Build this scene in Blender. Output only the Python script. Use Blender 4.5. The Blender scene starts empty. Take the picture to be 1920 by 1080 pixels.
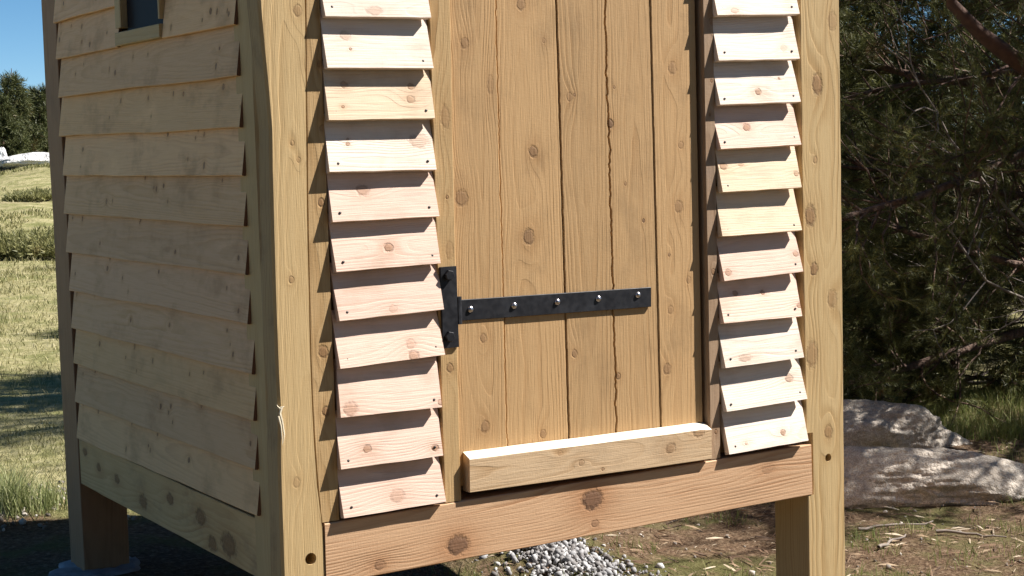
import bpy, bmesh, math, random
import numpy as np
from mathutils import Vector, Matrix, noise as mnoise

# ------------------------------------------------------------------ camera, world, sun, exposure
scene = bpy.context.scene
COL = scene.collection
F_PX = 3027.5
CAM = Vector((-1.6095, -3.6747, 1.4101))
YAW, PIT, ROL = math.radians(32.061), math.radians(5.1167), math.radians(-1.6086)
FW = Vector((math.sin(YAW)*math.cos(PIT), math.cos(YAW)*math.cos(PIT), -math.sin(PIT)))
RT = Vector((math.cos(YAW), -math.sin(YAW), 0)); UPV = RT.cross(FW)
R2 = RT*math.cos(ROL)+UPV*math.sin(ROL); U2 = -RT*math.sin(ROL)+UPV*math.cos(ROL)
cam = bpy.data.cameras.new('camera'); camo = bpy.data.objects.new('camera', cam); COL.objects.link(camo)
cam.sensor_width = 36.0; cam.lens = 36.0*F_PX/1920.0; cam.clip_start = 0.05; cam.clip_end = 3000
mw = Matrix.Identity(4)
for i in range(3):
    mw[i][0] = R2[i]; mw[i][1] = U2[i]; mw[i][2] = -FW[i]; mw[i][3] = CAM[i]
camo.matrix_world = mw
scene.camera = camo

SUN_AZ, SUN_EL = math.radians(66.5), math.radians(44.5)     # azimuth from -Y towards +X
SUN = Vector((math.sin(SUN_AZ)*math.cos(SUN_EL), -math.cos(SUN_AZ)*math.cos(SUN_EL), math.sin(SUN_EL)))
w = bpy.data.worlds.new('World'); scene.world = w; w.use_nodes = True
wn = w.node_tree.nodes; wl = w.node_tree.links
bg = wn['Background']; sky = wn.new('ShaderNodeTexSky'); sky.sky_type = 'NISHITA'; sky.sun_disc = False
sky.sun_elevation = SUN_EL; sky.sun_rotation = math.atan2(SUN.x, SUN.y); sky.altitude = 3000; sky.air_density = 0.7; sky.ozone_density = 3.0; sky.dust_density = 0.0
hsv = wn.new('ShaderNodeHueSaturation'); hsv.inputs['Saturation'].default_value = 1.14; hsv.inputs['Value'].default_value = 1.12; hsv.inputs['Hue'].default_value = 0.488
wl.new(sky.outputs[0], hsv.inputs['Color']); wl.new(hsv.outputs[0], bg.inputs[0]); bg.inputs[1].default_value = 0.050
sl = bpy.data.lights.new('sun', 'SUN'); sl.energy = 5.0; sl.angle = math.radians(0.53); sl.color = (1.0, 0.95, 0.89)
so = bpy.data.objects.new('sun', sl); COL.objects.link(so); so.rotation_euler = SUN.to_track_quat('Z', 'Y').to_euler()
vs = scene.view_settings; vs.view_transform = 'Standard'; vs.look = 'None'; vs.gamma = 1.0; vs.use_curve_mapping = False; vs.exposure = 1.15
scene.cycles.use_denoising = True
scene.cycles.max_bounces = 8

random.seed(7); rng = np.random.default_rng(7)

def at(u, v, axis, val):
    """point where the sight line through photo pixel (u, v) meets the plane axis = val"""
    d = FW + R2*((u-960)/F_PX) - U2*((v-540)/F_PX)
    return CAM + d*((val-CAM[axis])/d[axis])

# ------------------------------------------------------------------ node helpers
class NT:
    def __init__(s, tree): s.t = tree; s.n = tree.nodes; s.l = tree.links
    def new(s, ty, **kw):
        x = s.n.new(ty)
        for k, v in kw.items(): setattr(x, k, v)
        return x
    def put(s, sock, v):
        if isinstance(v, bpy.types.NodeSocket): s.l.new(v, sock)
        elif v is not None: sock.default_value = v
    def m(s, op, a, b=None, c=None, clamp=False):
        x = s.new('ShaderNodeMath', operation=op, use_clamp=clamp)
        s.put(x.inputs[0], a); s.put(x.inputs[1], b); s.put(x.inputs[2], c); return x.outputs[0]
    def vm(s, op, a, b=None):
        x = s.new('ShaderNodeVectorMath', operation=op); s.put(x.inputs[0], a); s.put(x.inputs[1], b); return x.outputs[0]
    def noise(s, vec, scale, detail=3, rough=0.55, out=0, dist=0.0):
        x = s.new('ShaderNodeTexNoise'); s.put(x.inputs['Vector'], vec); s.put(x.inputs['Scale'], scale)
        x.inputs['Detail'].default_value = detail; x.inputs['Roughness'].default_value = rough; x.inputs['Distortion'].default_value = dist
        return x.outputs[out]
    def mr(s, v, a, b, c=0.0, d=1.0, smooth=True):
        x = s.new('ShaderNodeMapRange', interpolation_type='SMOOTHSTEP' if smooth else 'LINEAR')
        s.put(x.inputs[0], v)
        for i, q in enumerate((a, b, c, d)): s.put(x.inputs[i+1], q)
        return x.outputs[0]
    def mix(s, fac, a, b, blend='MIX'):
        x = s.new('ShaderNodeMix', data_type='RGBA', blend_type=blend)
        s.put(x.inputs[0], fac)
        s.put(x.inputs[6], a if isinstance(a, bpy.types.NodeSocket) else (*a[:3], 1))
        s.put(x.inputs[7], b if isinstance(b, bpy.types.NodeSocket) else (*b[:3], 1)); return x.outputs[2]
    def sep(s, v):
        x = s.new('ShaderNodeSeparateXYZ'); s.put(x.inputs[0], v); return x.outputs
    def comb(s, a, b, c):
        x = s.new('ShaderNodeCombineXYZ'); s.put(x.inputs[0], a); s.put(x.inputs[1], b); s.put(x.inputs[2], c); return x.outputs[0]
    def ramp(s, fac, stops):
        x = s.new('ShaderNodeValToRGB'); cr = x.color_ramp
        while len(cr.elements) < len(stops): cr.elements.new(0.5)
        for e, (p, c) in zip(cr.elements, stops): e.position = p; e.color = (*c, 1)
        s.put(x.inputs[0], fac); return x.outputs[0]

def group(name, ins, outs):
    g = bpy.data.node_groups.new(name, 'ShaderNodeTree')
    for n, ty in ins: g.interface.new_socket(n, in_out='INPUT', socket_type='NodeSocket'+ty)
    for n, ty in outs: g.interface.new_socket(n, in_out='OUTPUT', socket_type='NodeSocket'+ty)
    k = NT(g); i = k.new('NodeGroupInput').outputs; o = k.new('NodeGroupOutput').inputs
    return g, k, i, o

def make_knot_group():
    g, k, i, o = group('knot', [('P', 'Vector'), ('U', 'Float'), ('V', 'Float'), ('R', 'Float'), ('A', 'Float'), ('S', 'Float')],
                       [('bump', 'Float'), ('core', 'Float'), ('rim', 'Float'), ('halo', 'Float'), ('q', 'Float')])
    x, y, z = k.sep(i['P'])[:3]
    nz = k.noise(k.vm('ADD', k.vm('SCALE', i['P'], None), k.comb(i['S'], 0.0, 0.0)), 85.0, 3, 0.65)
    sc = [n for n in g.nodes if n.type == 'VECT_MATH' and n.operation == 'SCALE'][0]; sc.inputs[3].default_value = 1.0
    dx = k.m('DIVIDE', k.m('SUBTRACT', x, i['U']), k.m('MULTIPLY', i['R'], i['A']))
    dy = k.m('DIVIDE', k.m('SUBTRACT', y, i['V']), i['R'])
    q = k.m('SQRT', k.m('ADD', k.m('MULTIPLY', dx, dx), k.m('MULTIPLY', dy, dy)))
    q = k.m('ADD', q, k.m('MULTIPLY', k.m('SUBTRACT', nz, 0.5), 0.9))
    # grain bends round the knot along the board: stretched distance
    dx2 = k.m('MULTIPLY', dx, 0.45); q2 = k.m('ADD', k.m('MULTIPLY', dx2, dx2), k.m('MULTIPLY', dy, dy))
    k.put(o['bump'], k.m('EXPONENT', k.m('MULTIPLY', q2, -0.22)))
    k.put(o['core'], k.mr(q, 1.10, 0.80)); k.put(o['q'], q)
    k.put(o['rim'], k.m('SUBTRACT', 1.0, k.m('DIVIDE', k.m('ABSOLUTE', k.m('SUBTRACT', q, 1.0)), 0.34), clamp=True))
    k.put(o['halo'], k.m('EXPONENT', k.m('MULTIPLY', k.m('MULTIPLY', q, q), -0.16)))
    return g
KNOT = make_knot_group()

def make_wood_group():
    g, k, i, o = group('wood_grain', [('P', 'Vector'), ('knotbump', 'Float'), ('spacing', 'Float'), ('W0', 'Float'), ('V0', 'Float'), ('tilt', 'Float'), ('seed', 'Float')],
                       [('ring', 'Float'), ('fibre', 'Float'), ('blotch', 'Float'), ('saw', 'Float')])
    off = k.comb(k.m('MULTIPLY', i['seed'], 1.37), k.m('MULTIPLY', i['seed'], 0.71), k.m('MULTIPLY', i['seed'], 2.3))
    P = k.vm('ADD', i['P'], off)
    x, y, z = k.sep(i['P'])[:3]
    wob = k.noise(k.vm('MULTIPLY', P, (1.6, 4.0, 4.0)), 1.0, 2, 0.5)
    wob2 = k.noise(k.vm('MULTIPLY', P, (7.0, 22.0, 22.0)), 1.0, 2, 0.5)
    vv = k.m('ADD', k.m('SUBTRACT', y, i['V0']), k.m('MULTIPLY', k.m('SUBTRACT', wob, 0.5), 0.045))
    ww = k.m('ADD', k.m('ADD', z, i['W0']), k.m('MULTIPLY', x, i['tilt']))
    r = k.m('SQRT', k.m('ADD', k.m('MULTIPLY', vv, vv), k.m('MULTIPLY', ww, ww)))
    r = k.m('ADD', r, k.m('MULTIPLY', k.m('SUBTRACT', wob, 0.5), 0.018))
    r = k.m('ADD', r, k.m('MULTIPLY', k.m('SUBTRACT', wob2, 0.5), 0.005))
    r = k.m('ADD', r, k.m('MULTIPLY', i['knotbump'], 0.015))
    ph = k.m('DIVIDE', r, i['spacing'])
    fr = k.m('FRACT', ph)
    up = k.mr(fr, 0.25, 0.86); dn = k.mr(fr, 0.90, 1.0, 1.0, 0.0)
    idx = k.m('FLOOR', ph)
    wv = k.new('ShaderNodeTexWhiteNoise', noise_dimensions='1D'); k.put(wv.inputs['W'], k.m('ADD', idx, i['seed']))
    amp = k.m('ADD', k.m('MULTIPLY', wv.outputs[0], 0.75), 0.25)
    fade = k.mr(k.noise(k.vm('MULTIPLY', P, (2.0, 9.0, 9.0)), 1.0, 2), 0.32, 0.62, 0.25, 1.0)
    k.put(o['ring'], k.m('MULTIPLY', k.m('MULTIPLY', k.m('MULTIPLY', up, dn), amp), fade))
    k.put(o['fibre'], k.noise(k.vm('MULTIPLY', P, (9.0, 330.0, 330.0)), 1.0, 3, 0.6))
    k.put(o['blotch'], k.noise(k.vm('MULTIPLY', P, (2.2, 6.0, 6.0)), 1.6, 4, 0.6))
    k.put(o['saw'], k.noise(k.vm('MULTIPLY', P, (260.0, 60.0, 60.0)), 1.0, 2, 0.5))
    return g
GRAIN = make_wood_group()

def principled(name):
    m = bpy.data.materials.new(name); m.use_nodes = True
    k = NT(m.node_tree); b = k.n['Principled BSDF']; return m, k, b

_wc = [0]
def wood(early, late, knots=(), spacing=0.0065, w0=None, v0=None, tilt=None, seed=None, ring=0.75, stain=0.0,
         stain_col=(0.16, 0.11, 0.07), saw=0.25, knot_col=(0.19, 0.10, 0.045), rim_col=(0.075, 0.040, 0.020), bright=0.0, halo=0.35):
    """knots: (u, v, radius, aspect, darkness) in the board's own frame"""
    _wc[0] += 1
    r = random.Random(_wc[0]*17+3)
    m, k, b = principled('wood_%03d' % _wc[0])
    tc = k.new('ShaderNodeTexCoord'); P = tc.outputs['Object']
    core = rim = hal = bmp = None; q0 = None
    for j, kn in enumerate(knots):
        g = k.new('ShaderNodeGroup'); g.node_tree = KNOT
        k.put(g.inputs['P'], P)
        for n, val in zip(('U', 'V', 'R', 'A'), kn[:4]): g.inputs[n].default_value = val
        g.inputs['S'].default_value = r.uniform(0, 50)
        dk = kn[4] if len(kn) > 4 else 1.0
        c_ = k.m('MULTIPLY', g.outputs['core'], dk); r_ = k.m('MULTIPLY', g.outputs['rim'], dk)
        h_ = k.m('MULTIPLY', g.outputs['halo'], 0.4+0.6*dk); b_ = k.m('MULTIPLY', g.outputs['bump'], min(1.0, kn[2]/0.014))
        if core is None: core, rim, hal, bmp, q0 = c_, r_, h_, b_, g.outputs['q']
        else:
            core = k.m('MAXIMUM', core, c_); rim = k.m('MAXIMUM', rim, r_); hal = k.m('MAXIMUM', hal, h_)
            bmp = k.m('ADD', bmp, b_); q0 = k.m('MINIMUM', q0, g.outputs['q'])
    G = k.new('ShaderNodeGroup'); G.node_tree = GRAIN
    k.put(G.inputs['P'], P); k.put(G.inputs['knotbump'], bmp if bmp is not None else 0.0)
    G.inputs['spacing'].default_value = spacing
    G.inputs['W0'].default_value = r.uniform(0.03, 0.10) if w0 is None else w0
    G.inputs['V0'].default_value = r.uniform(-0.05, 0.05) if v0 is None else v0
    G.inputs['tilt'].default_value = r.choice((-1, 1))*r.uniform(0.008, 0.03) if tilt is None else tilt
    G.inputs['seed'].default_value = r.uniform(0, 90) if seed is None else seed
    col = k.mix(k.m('MULTIPLY', G.outputs['ring'], ring), early, late)
    col = k.mix(k.m('MULTIPLY', k.mr(G.outputs['fibre'], 0.45, 0.75), 0.30), col, late)
    # slow tone drift along the board
    hi = tuple(min(1, c*1.22+0.015) for c in early); lo = tuple(c*0.72 for c in early)
    col = k.mix(k.mr(G.outputs['blotch'], 0.40, 0.20, 0.0, 0.55), col, hi)
    col = k.mix(k.mr(G.outputs['blotch'], 0.55, 0.80, 0.0, 0.55), col, lo)
    if stain > 0:
        st = k.noise(k.vm('ADD', k.vm('MULTIPLY', P, (5.0, 7.0, 7.0)), (r.uniform(0, 30), r.uniform(0, 30), 0)), 1.0, 5, 0.65)
        col = k.mix(k.mr(st, 0.49, 0.74, 0.0, stain), col, stain_col)
    if core is not None:
        amber = tuple(a*b_ for a, b_ in zip(late, (0.85, 0.70, 0.55)))
        col = k.mix(k.m('MULTIPLY', hal, halo), col, amber)
        kr = k.m('ADD', k.m('MULTIPLY', k.m('SINE', k.m('MULTIPLY', q0, 16.0)), 0.5), 0.5)
        kc = k.mix(kr, knot_col, tuple(c*1.35 for c in knot_col))
        col = k.mix(k.m('MULTIPLY', core, 0.75), col, kc)
        col = k.mix(k.m('MULTIPLY', k.m('MULTIPLY', rim, k.mr(k.noise(P, 70, 2), 0.35, 0.6, 0.15, 1.0)), 0.62), col, rim_col)
    k.put(b.inputs['Base Color'], col)
    k.put(b.inputs['Roughness'], k.mr(G.outputs['fibre'], 0.2, 0.9, 0.62, 0.85))
    b.inputs['Specular IOR Level'].default_value = 0.25
    hgt = k.m('ADD', k.m('MULTIPLY', G.outputs['ring'], -0.5), k.m('MULTIPLY', G.outputs['fibre'], 0.8))
    hgt = k.m('ADD', hgt, k.m('MULTIPLY', G.outputs['saw'], saw))
    hgt = k.m('ADD', hgt, k.m('MULTIPLY', G.outputs['blotch'], 0.8))
    if rim is not None: hgt = k.m('SUBTRACT', hgt, k.m('MULTIPLY', rim, 0.8))
    bu = k.new('ShaderNodeBump'); bu.inputs['Strength'].default_value = 0.55; bu.inputs['Distance'].default_value = 0.0022
    k.put(bu.inputs['Height'], hgt); k.put(b.inputs['Normal'], bu.outputs[0])
    return m

# ------------------------------------------------------------------ mesh helpers
def link(name, me, mat=None, parent=None, M=None):
    o = bpy.data.objects.new(name, me); COL.objects.link(o)
    if mat is not None and me is not None and not me.materials: me.materials.append(mat)
    if M is not None: o.matrix_world = M
    if parent is not None: o.parent = parent
    return o
def empty(name, loc=(0, 0, 0)):
    o = bpy.data.objects.new(name, None); COL.objects.link(o); o.location = loc; o.empty_display_size = 0.1; return o
def tag(o, label=None, cat=None, group=None, kind=None):
    for a, b in (('label', label), ('category', cat), ('group', group), ('kind', kind)):
        if b: o[a] = b
    return o
def frame(origin, xd, yd):
    x = Vector(xd).normalized(); z = x.cross(Vector(yd)).normalized(); y = z.cross(x)
    M = Matrix.Identity(4)
    for i in range(3): M[i][0] = x[i]; M[i][1] = y[i]; M[i][2] = z[i]; M[i][3] = origin[i]
    return M
def raw(name, verts, faces, smooth=False):
    me = bpy.data.meshes.new(name); me.from_pydata([tuple(v) for v in verts], [], faces); me.update()
    if smooth: me.polygons.foreach_set('use_smooth', [True]*len(me.polygons))
    return me
def sweep(stations, ch=0.002):
    """stations: (x, ylo, yhi, zlo, zhi) -> closed timber with eased edges"""
    V = []; Fc = []
    for s in stations:
        x, a, b, c, d = s[:5]; e = min(ch, (b-a)*0.3, (d-c)*0.3)
        V += [(x, a+e, c), (x, b-e, c), (x, b, c+e), (x, b, d-e), (x, b-e, d), (x, a+e, d), (x, a, d-e), (x, a, c+e)]
    n = len(stations)
    for i in range(n-1):
        for j in range(8):
            p = i*8+j; q = i*8+(j+1) % 8; Fc.append((p, q, q+8, p+8))
    Fc.append(tuple(range(7, -1, -1))); Fc.append(tuple((n-1)*8+j for j in range(8)))
    return V, Fc
def n1(t, s): return mnoise.noise(Vector((t, s*3.17, s*1.3)))
def box_stations(L, W, T, n=8, wob=0.0, seed=0.0, fr=6.0, taper=None, bow=0.0):
    S = []
    for i in range(n+1):
        t = i/n; x = -L/2+L*t
        a = -W/2+wob*n1(x*fr, seed+1); b = W/2+wob*n1(x*fr, seed+5)
        zz = bow*math.sin(math.pi*t)
        S.append((x, a, b, -T/2+zz, T/2+zz))
    return S
_sd = [0.0]
def timber(name, parent, M, L, W, T, mat, n=8, wob=0.0012, ch=0.002, fr=6.0, endcut=None, bow=0.0):
    _sd[0] += 1.7
    S = box_stations(L, W, T, n, wob, _sd[0], fr, bow=bow)
    V, Fc = sweep(S, ch)
    if endcut:                                  # (skew at low end, skew at high end): ends out of square
        V = [(x+(endcut[0] if x < -L/2+1e-6 else endcut[1] if x > L/2-1e-6 else 0)*(y/W), y, z) for x, y, z in V]
    return link(name, raw(name, V, Fc), mat, parent, M)
def local_knots(M, pts):
    """pts: (world point, radius, aspect, dark) -> board frame"""
    Mi = M.inverted(); out = []
    for p, r, a, d in pts:
        q = Mi @ p; out.append((q.x, q.y, r, a, d))
    return out
PXM = 560.0   # photo pixels per metre on the front wall
def px_knots(M, axis, val, lst):
    res = []
    for kq in lst:
        u, v, r = kq[:3]; d = kq[3] if len(kq) > 3 else 0.8; a = kq[4] if len(kq) > 4 else 1.2
        res.append((at(u, v, axis, val), 0.78*r/PXM, a, d))
    return local_knots(M, res)

# ------------------------------------------------------------------ palette
DOOR = ((0.464, 0.295, 0.142), (0.329, 0.181, 0.071))
POST = ((0.520, 0.372, 0.185), (0.382, 0.239, 0.096))
BEAM = ((0.591, 0.379, 0.224), (0.408, 0.211, 0.103))
STUD = ((0.469, 0.315, 0.152), (0.327, 0.192, 0.074))
JAMB = ((0.36, 0.245, 0.155), (0.25, 0.15, 0.085))
BAR = ((0.581, 0.418, 0.256), (0.439, 0.275, 0.138))
SIDE = ((0.803, 0.522, 0.294), (0.618, 0.361, 0.176))
PINK = ((0.74, 0.55, 0.445), (0.58, 0.36, 0.26))
PALE = ((0.78, 0.665, 0.565), (0.64, 0.46, 0.345))
YELL = ((0.74, 0.585, 0.42), (0.59, 0.39, 0.23))
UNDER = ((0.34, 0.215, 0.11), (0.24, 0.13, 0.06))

# ------------------------------------------------------------------ terrain
def hn(x, y, s, o=0.0): return mnoise.noise(Vector((x*s+o, y*s-o*0.7, o*0.31)))
def sst(a, b, x):
    t = max(0.0, min(1.0, (x-a)/(b-a))); return t*t*(3-2*t)
def ground_z(x, y):
    d = math.hypot(x-1, y-1)
    z = 0.0
    z += 1.16*sst(9, 40, y-0.15*abs(x)) - 3.5*sst(60, 300, d)
    near = sst(1.6, 5.0, d)
    z += near*0.05*hn(x, y, 0.7, 3.1) + sst(6, 18, d)*0.16*hn(x, y, 0.22, 8.0) + sst(8, 16, d)*0.10*hn(x, y, 0.8, 5.0)+sst(10, 20, d)*0.05*hn(x, y, 2.2, 9.0)
    z += 0.012*hn(x, y, 3.0, 1.0) + 0.006*hn(x, y, 11.0, 2.0)
    z -= 0.26*sst(0.2, 1.6, x-0.28*max(0.0, y-1.8)) - 0.35*sst(5.0, 11.0, x)   # the ground falls away to the right, then rises
    z -= 0.006
    z += 0.15*math.exp(-((x-1.86)**2+(y-1.85)**2)/0.16)
    return z
def axis_pts(c, h, n, far, p):
    a = np.linspace(-1, 1, n); return c+np.sign(a)*(h*np.abs(a)+(far-h)*np.abs(a)**p)
gx = axis_pts(2.0, 9.0, 261, 900, 9); gy = axis_pts(2.0, 9.0, 261, 900, 9)
GV = [(x, y, ground_z(x, y)) for y in gy for x in gx]
nx = len(gx)
GF = [(j*nx+i, j*nx+i+1, (j+1)*nx+i+1, (j+1)*nx+i) for j in range(len(gy)-1) for i in range(nx-1)]
def ground_material():
    m, k, b = principled('ground')
    g = k.new('ShaderNodeNewGeometry'); P = g.outputs['Position']; x, y, z = k.sep(P)[:3]
    n1_ = k.noise(P, 2.2, 5, 0.62); n2 = k.noise(P, 11.0, 5, 0.65); n3 = k.noise(P, 55.0, 4, 0.65); n4 = k.noise(P, 0.5, 3)
    soil = k.ramp(n3, [(0.30, (0.050, 0.030, 0.018)), (0.50, (0.115, 0.074, 0.045)), (0.66, (0.20, 0.145, 0.095)), (0.80, (0.33, 0.27, 0.20))])
    moss = k.mix(n2, (0.055, 0.070, 0.020), (0.14, 0.135, 0.050))
    straw = k.ramp(n2, [(0.28, (0.15, 0.14, 0.065)), (0.5, (0.31, 0.28, 0.14)), (0.72, (0.46, 0.41, 0.25))])
    straw = k.mix(k.mr(n1_, 0.42, 0.66, 0.0, 0.7), straw, (0.125, 0.140, 0.040))
    straw = k.mix(k.mr(n4, 0.55, 0.72, 0.0, 0.6), straw, (0.33, 0.27, 0.17))
    near = k.mix(k.mr(n1_, 0.44, 0.62, 0.0, 0.75), soil, moss)
    dist = k.m('ADD', y, k.m('MULTIPLY', k.m('SUBTRACT', n1_, 0.5), 1.6))
    col = k.mix(k.mr(dist, 2.4, 3.3), near, straw)
    k.put(b.inputs['Base Color'], col); b.inputs['Roughness'].default_value = 0.95; b.inputs['Specular IOR Level'].default_value = 0.1
    bu = k.new('ShaderNodeBump'); bu.inputs['Strength'].default_value = 0.9; bu.inputs['Distance'].default_value = 0.03
    k.put(bu.inputs['Height'], k.m('ADD', n2, k.m('MULTIPLY', n3, 0.6))); k.put(b.inputs['Normal'], bu.outputs[0])
    return m
tag(link('ground', raw('ground', GV, GF, True), ground_material()), kind='structure')

# ------------------------------------------------------------------ the outhouse
W = 1.9; D = 1.82; ZB0, ZB1 = 0.305, 0.463; ZTOP = 2.45
hut = empty('outhouse', (0, 0, 0))
tag(hut, 'raw timber outhouse on corner posts with louvred slats beside a plank door', 'outhouse')
XV, ZV, YV = Vector((1, 0, 0)), Vector((0, 0, 1)), Vector((0, 1, 0))

def vplank(name, parent, y, T, edges, mat_fn, n=14, wob=0.0015, ch=0.002, fr=7.0, z0=None, z1=None):
    """upright front board; edges: list of (z, x_left, x_right) bottom to top, its face on the plane Y = y"""
    zs = [e[0] for e in edges]; zc = (zs[0]+zs[-1])/2; xc = sum((e[1]+e[2])/2 for e in edges)/len(edges)
    M = frame((xc, y+T/2, zc), ZV, -XV)          # local x up, local y to -X, local z outwards
    _sd[0] += 1.7; S = []
    tt = sorted(set([zs[0]+(zs[-1]-zs[0])*i/n for i in range(n+1)]+zs))
    for t in tt:
        xl = float(np.interp(t, zs, [e[1] for e in edges])); xr = float(np.interp(t, zs, [e[2] for e in edges]))
        xl += wob*n1(t*fr, _sd[0]); xr += wob*n1(t*fr, _sd[0]+9)
        S.append((t-zc, -(xr-xc), -(xl-xc), -T/2, T/2))
    V, Fc = sweep(S, ch)
    return link(name, raw(name, V, Fc), mat_fn(M), parent, M)

def bored(o, cyl_M, r, depth):
    """cut a round bolt hole into a mesh object (its mesh is replaced, nothing else stays in the scene)"""
    n = 20; V = []; Fc = []
    for zz in (-depth, depth):
        for i in range(n):
            a = 2*math.pi*i/n; V.append(cyl_M @ Vector((r*math.cos(a), r*math.sin(a), zz)))
    for i in range(n): Fc.append((i, (i+1) % n, n+(i+1) % n, n+i))
    Fc.append(tuple(range(n-1, -1, -1))); Fc.append(tuple(range(n, 2*n)))
    c = link('bore', raw('bore', V, Fc)); md = o.modifiers.new('b', 'BOOLEAN'); md.object = c; md.operation = 'DIFFERENCE'; md.solver = 'EXACT'
    dg = bpy.context.evaluated_depsgraph_get(); me = bpy.data.meshes.new_from_object(o.evaluated_get(dg))
    o.modifiers.clear(); o.data = me; bpy.data.objects.remove(c)

# --- corner posts
def p0_mat(M): return wood(*POST, px_knots(M, 1, 0, [(558, 20, 8, .5), (582, 120, 7, .7), (546, 525, 5, .6), (548, 268, 4, .4), (556, 905, 7, .35), (560, 300, 4, .4)]), spacing=0.0062, w0=0.07, v0=-0.02, tilt=0.02, ring=0.42, saw=0.12)
# front-left post: the photo shows a wavy, waney edge; right edge follows a long check
le = [(486, 0), (491, 60), (496, 110), (502, 170), (508, 245), (509, 330), (512, 440), (514, 520), (517, 600), (520, 690), (525, 775), (524, 850), (526, 930), (529, 1010), (531, 1080)]
re = [(572, 0), (573, 120), (575, 300), (576, 420), (579, 540), (581, 640), (584, 740), (590, 850), (596, 930), (602, 980), (606, 990)]
zz = [0.0, 0.15, 0.30, 0.44, 0.448] + [0.46+0.1*i for i in range(14)] + [1.9, 2.2, ZTOP]
lx = sorted([(at(u, v, 1, 0).z, at(u, v, 1, 0).x) for u, v in le]); rx = sorted([(at(u, v, 1, 0).z, at(u, v, 1, 0).x) for u, v in re])
ed = []
for z in zz:
    xl = float(np.interp(z, [a for a, b in lx], [b for a, b in lx])); xr = float(np.interp(z, [a for a, b in rx], [b for a, b in rx]))
    ed.append((z, xl, xr if z > 0.455 else 0.107))
def front_left_post():
    M = frame((0.055, 0.08, ZTOP/2), ZV, -XV); V = []; Fc = []
    tt = sorted(set([-0.1]+[ZTOP*i/60 for i in range(61)]+[e[0] for e in ed])); n = len(tt)
    for t in tt:
        xl = float(np.interp(t, [e[0] for e in ed], [e[1] for e in ed])); xr = float(np.interp(t, [e[0] for e in ed], [e[2] for e in ed]))
        wv = 0.003*n1(t*7, 3.3); j = 0.003*n1(t*9, 8.8)
        prof = [(xr, 0.001), (xr, 0.155), (-0.012, 0.155), (-0.012, 0.052+j), (xl-0.0115+wv, 0.048+j), (xl-0.003, 0.006), (xl+0.004, 0.0)]
        for (x, y) in prof: V.append(M.inverted() @ Vector((x, y, t)))
    k = len(prof)
    for i in range(n-1):
        for a in range(k):
            p = i*k+a; q = i*k+(a+1) % k; Fc.append((p, p+k, q+k, q))
    Fc.append(tuple(range(k))); Fc.append(tuple((n-1)*k+a for a in reversed(range(k))))
    me = raw('corner_post', V, Fc)
    o = link('corner_post', me, p0_mat(M), hut, M)
    wane = wood((0.46, 0.335, 0.175), (0.29, 0.185, 0.09), [], spacing=0.004, stain=0.6); me.materials.append(wane)
    for p in me.polygons:
        if p.index < (n-1)*k and p.index % k in (3, 4): p.material_index = 1
    return o
post = front_left_post()
h = at(583, 1048, 1, 0); bored(post, frame((h.x, 0, h.z), XV, ZV), 0.0155, 0.05)
# the torn splinter on the arris of that post
def splinter(pts, r0, mat):
    V = []; Fc = []; n = len(pts)
    for i, p in enumerate(pts):
        rr = r0*(1-i/(n-1))**0.7+0.0006
        for a in range(5):
            t = 2*math.pi*a/5; V.append((p[0]+rr*math.cos(t), p[1]+rr*math.sin(t)*0.8, p[2]))
    for i in range(n-1):
        for a in range(5): Fc.append((i*5+a, i*5+(a+1) % 5, i*5+5+(a+1) % 5, i*5+5+a))
    Fc.append(tuple(range(4, -1, -1))); Fc.append(tuple((n-1)*5+a for a in range(5)))
    return link('splinter', raw('splinter', V, Fc), mat, post)
spm = wood((0.70, 0.62, 0.46), (0.5, 0.4, 0.25), [], ring=0.3)
bpy.context.view_layer.update()
for lst, rr in (([(528, 762), (525, 775), (529, 790), (533, 815), (531, 830)], 0.004), ([(519, 762), (524, 766), (533, 762)], 0.0035), ([(522, 780), (527, 800), (530, 835)], 0.0028)):
    pts = [post.matrix_world.inverted() @ at(u, v, 1, -0.004) for u, v in lst]
    V = []; Fc = []
    for i, p in enumerate(pts):
        r_ = rr*(1-i/(len(pts)-1))**0.7+0.0007
        for a in range(5):
            t = 2*math.pi*a/5; V.append((p.x, p.y+r_*math.cos(t), p.z+r_*math.sin(t)*0.6) if rr != 0.0035 else (p.x+r_*math.cos(t), p.y, p.z+r_*math.sin(t)))
    for i in range(len(pts)-1):
        for a in range(5): Fc.append((i*5+a, i*5+(a+1) % 5, i*5+5+(a+1) % 5, i*5+5+a))
    o = bpy.data.objects.new('splinter', raw('splinter', V, Fc)); COL.objects.link(o); o.data.materials.append(spm); o.parent = post; o.matrix_parent_inverse = Matrix.Identity(4)

def p1_mat(M): return wood(*POST, px_knots(M, 1, 0, [(1532, 158, 14, .9, 1.5), (1519, 405, 14, .9, 1.5), (1526, 505, 10, .9, 1.3), (1560, 40, 12, .4, 1.6), (1522, 665, 15, .6, 1.8), (1560, 560, 13, .5, 1.4), (1553, 810, 11, .6, 1.3), (1528, 300, 6, .5)]), spacing=0.0066, w0=0.06, v0=-0.005, tilt=-0.016, ring=0.75, saw=0.12)
e1 = [(-0.35, 1.748, 1.903), (0.303, 1.746, 1.90), (0.304, 1.7665, 1.90), (0.498, 1.7665, 1.90), (0.499, 1.742, 1.90), (1.2, 1.738, 1.90), (1.81, 1.738, 1.898), (ZTOP, 1.737, 1.90)]
p1 = vplank('corner_post', hut, 0.0, 0.155, e1, p1_mat, n=30, wob=0.0015, ch=0.003)
h = at(1553, 858, 1, 0); bored(p1, frame((h.x, 0, h.z), XV, ZV), 0.0125, 0.05)
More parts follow.
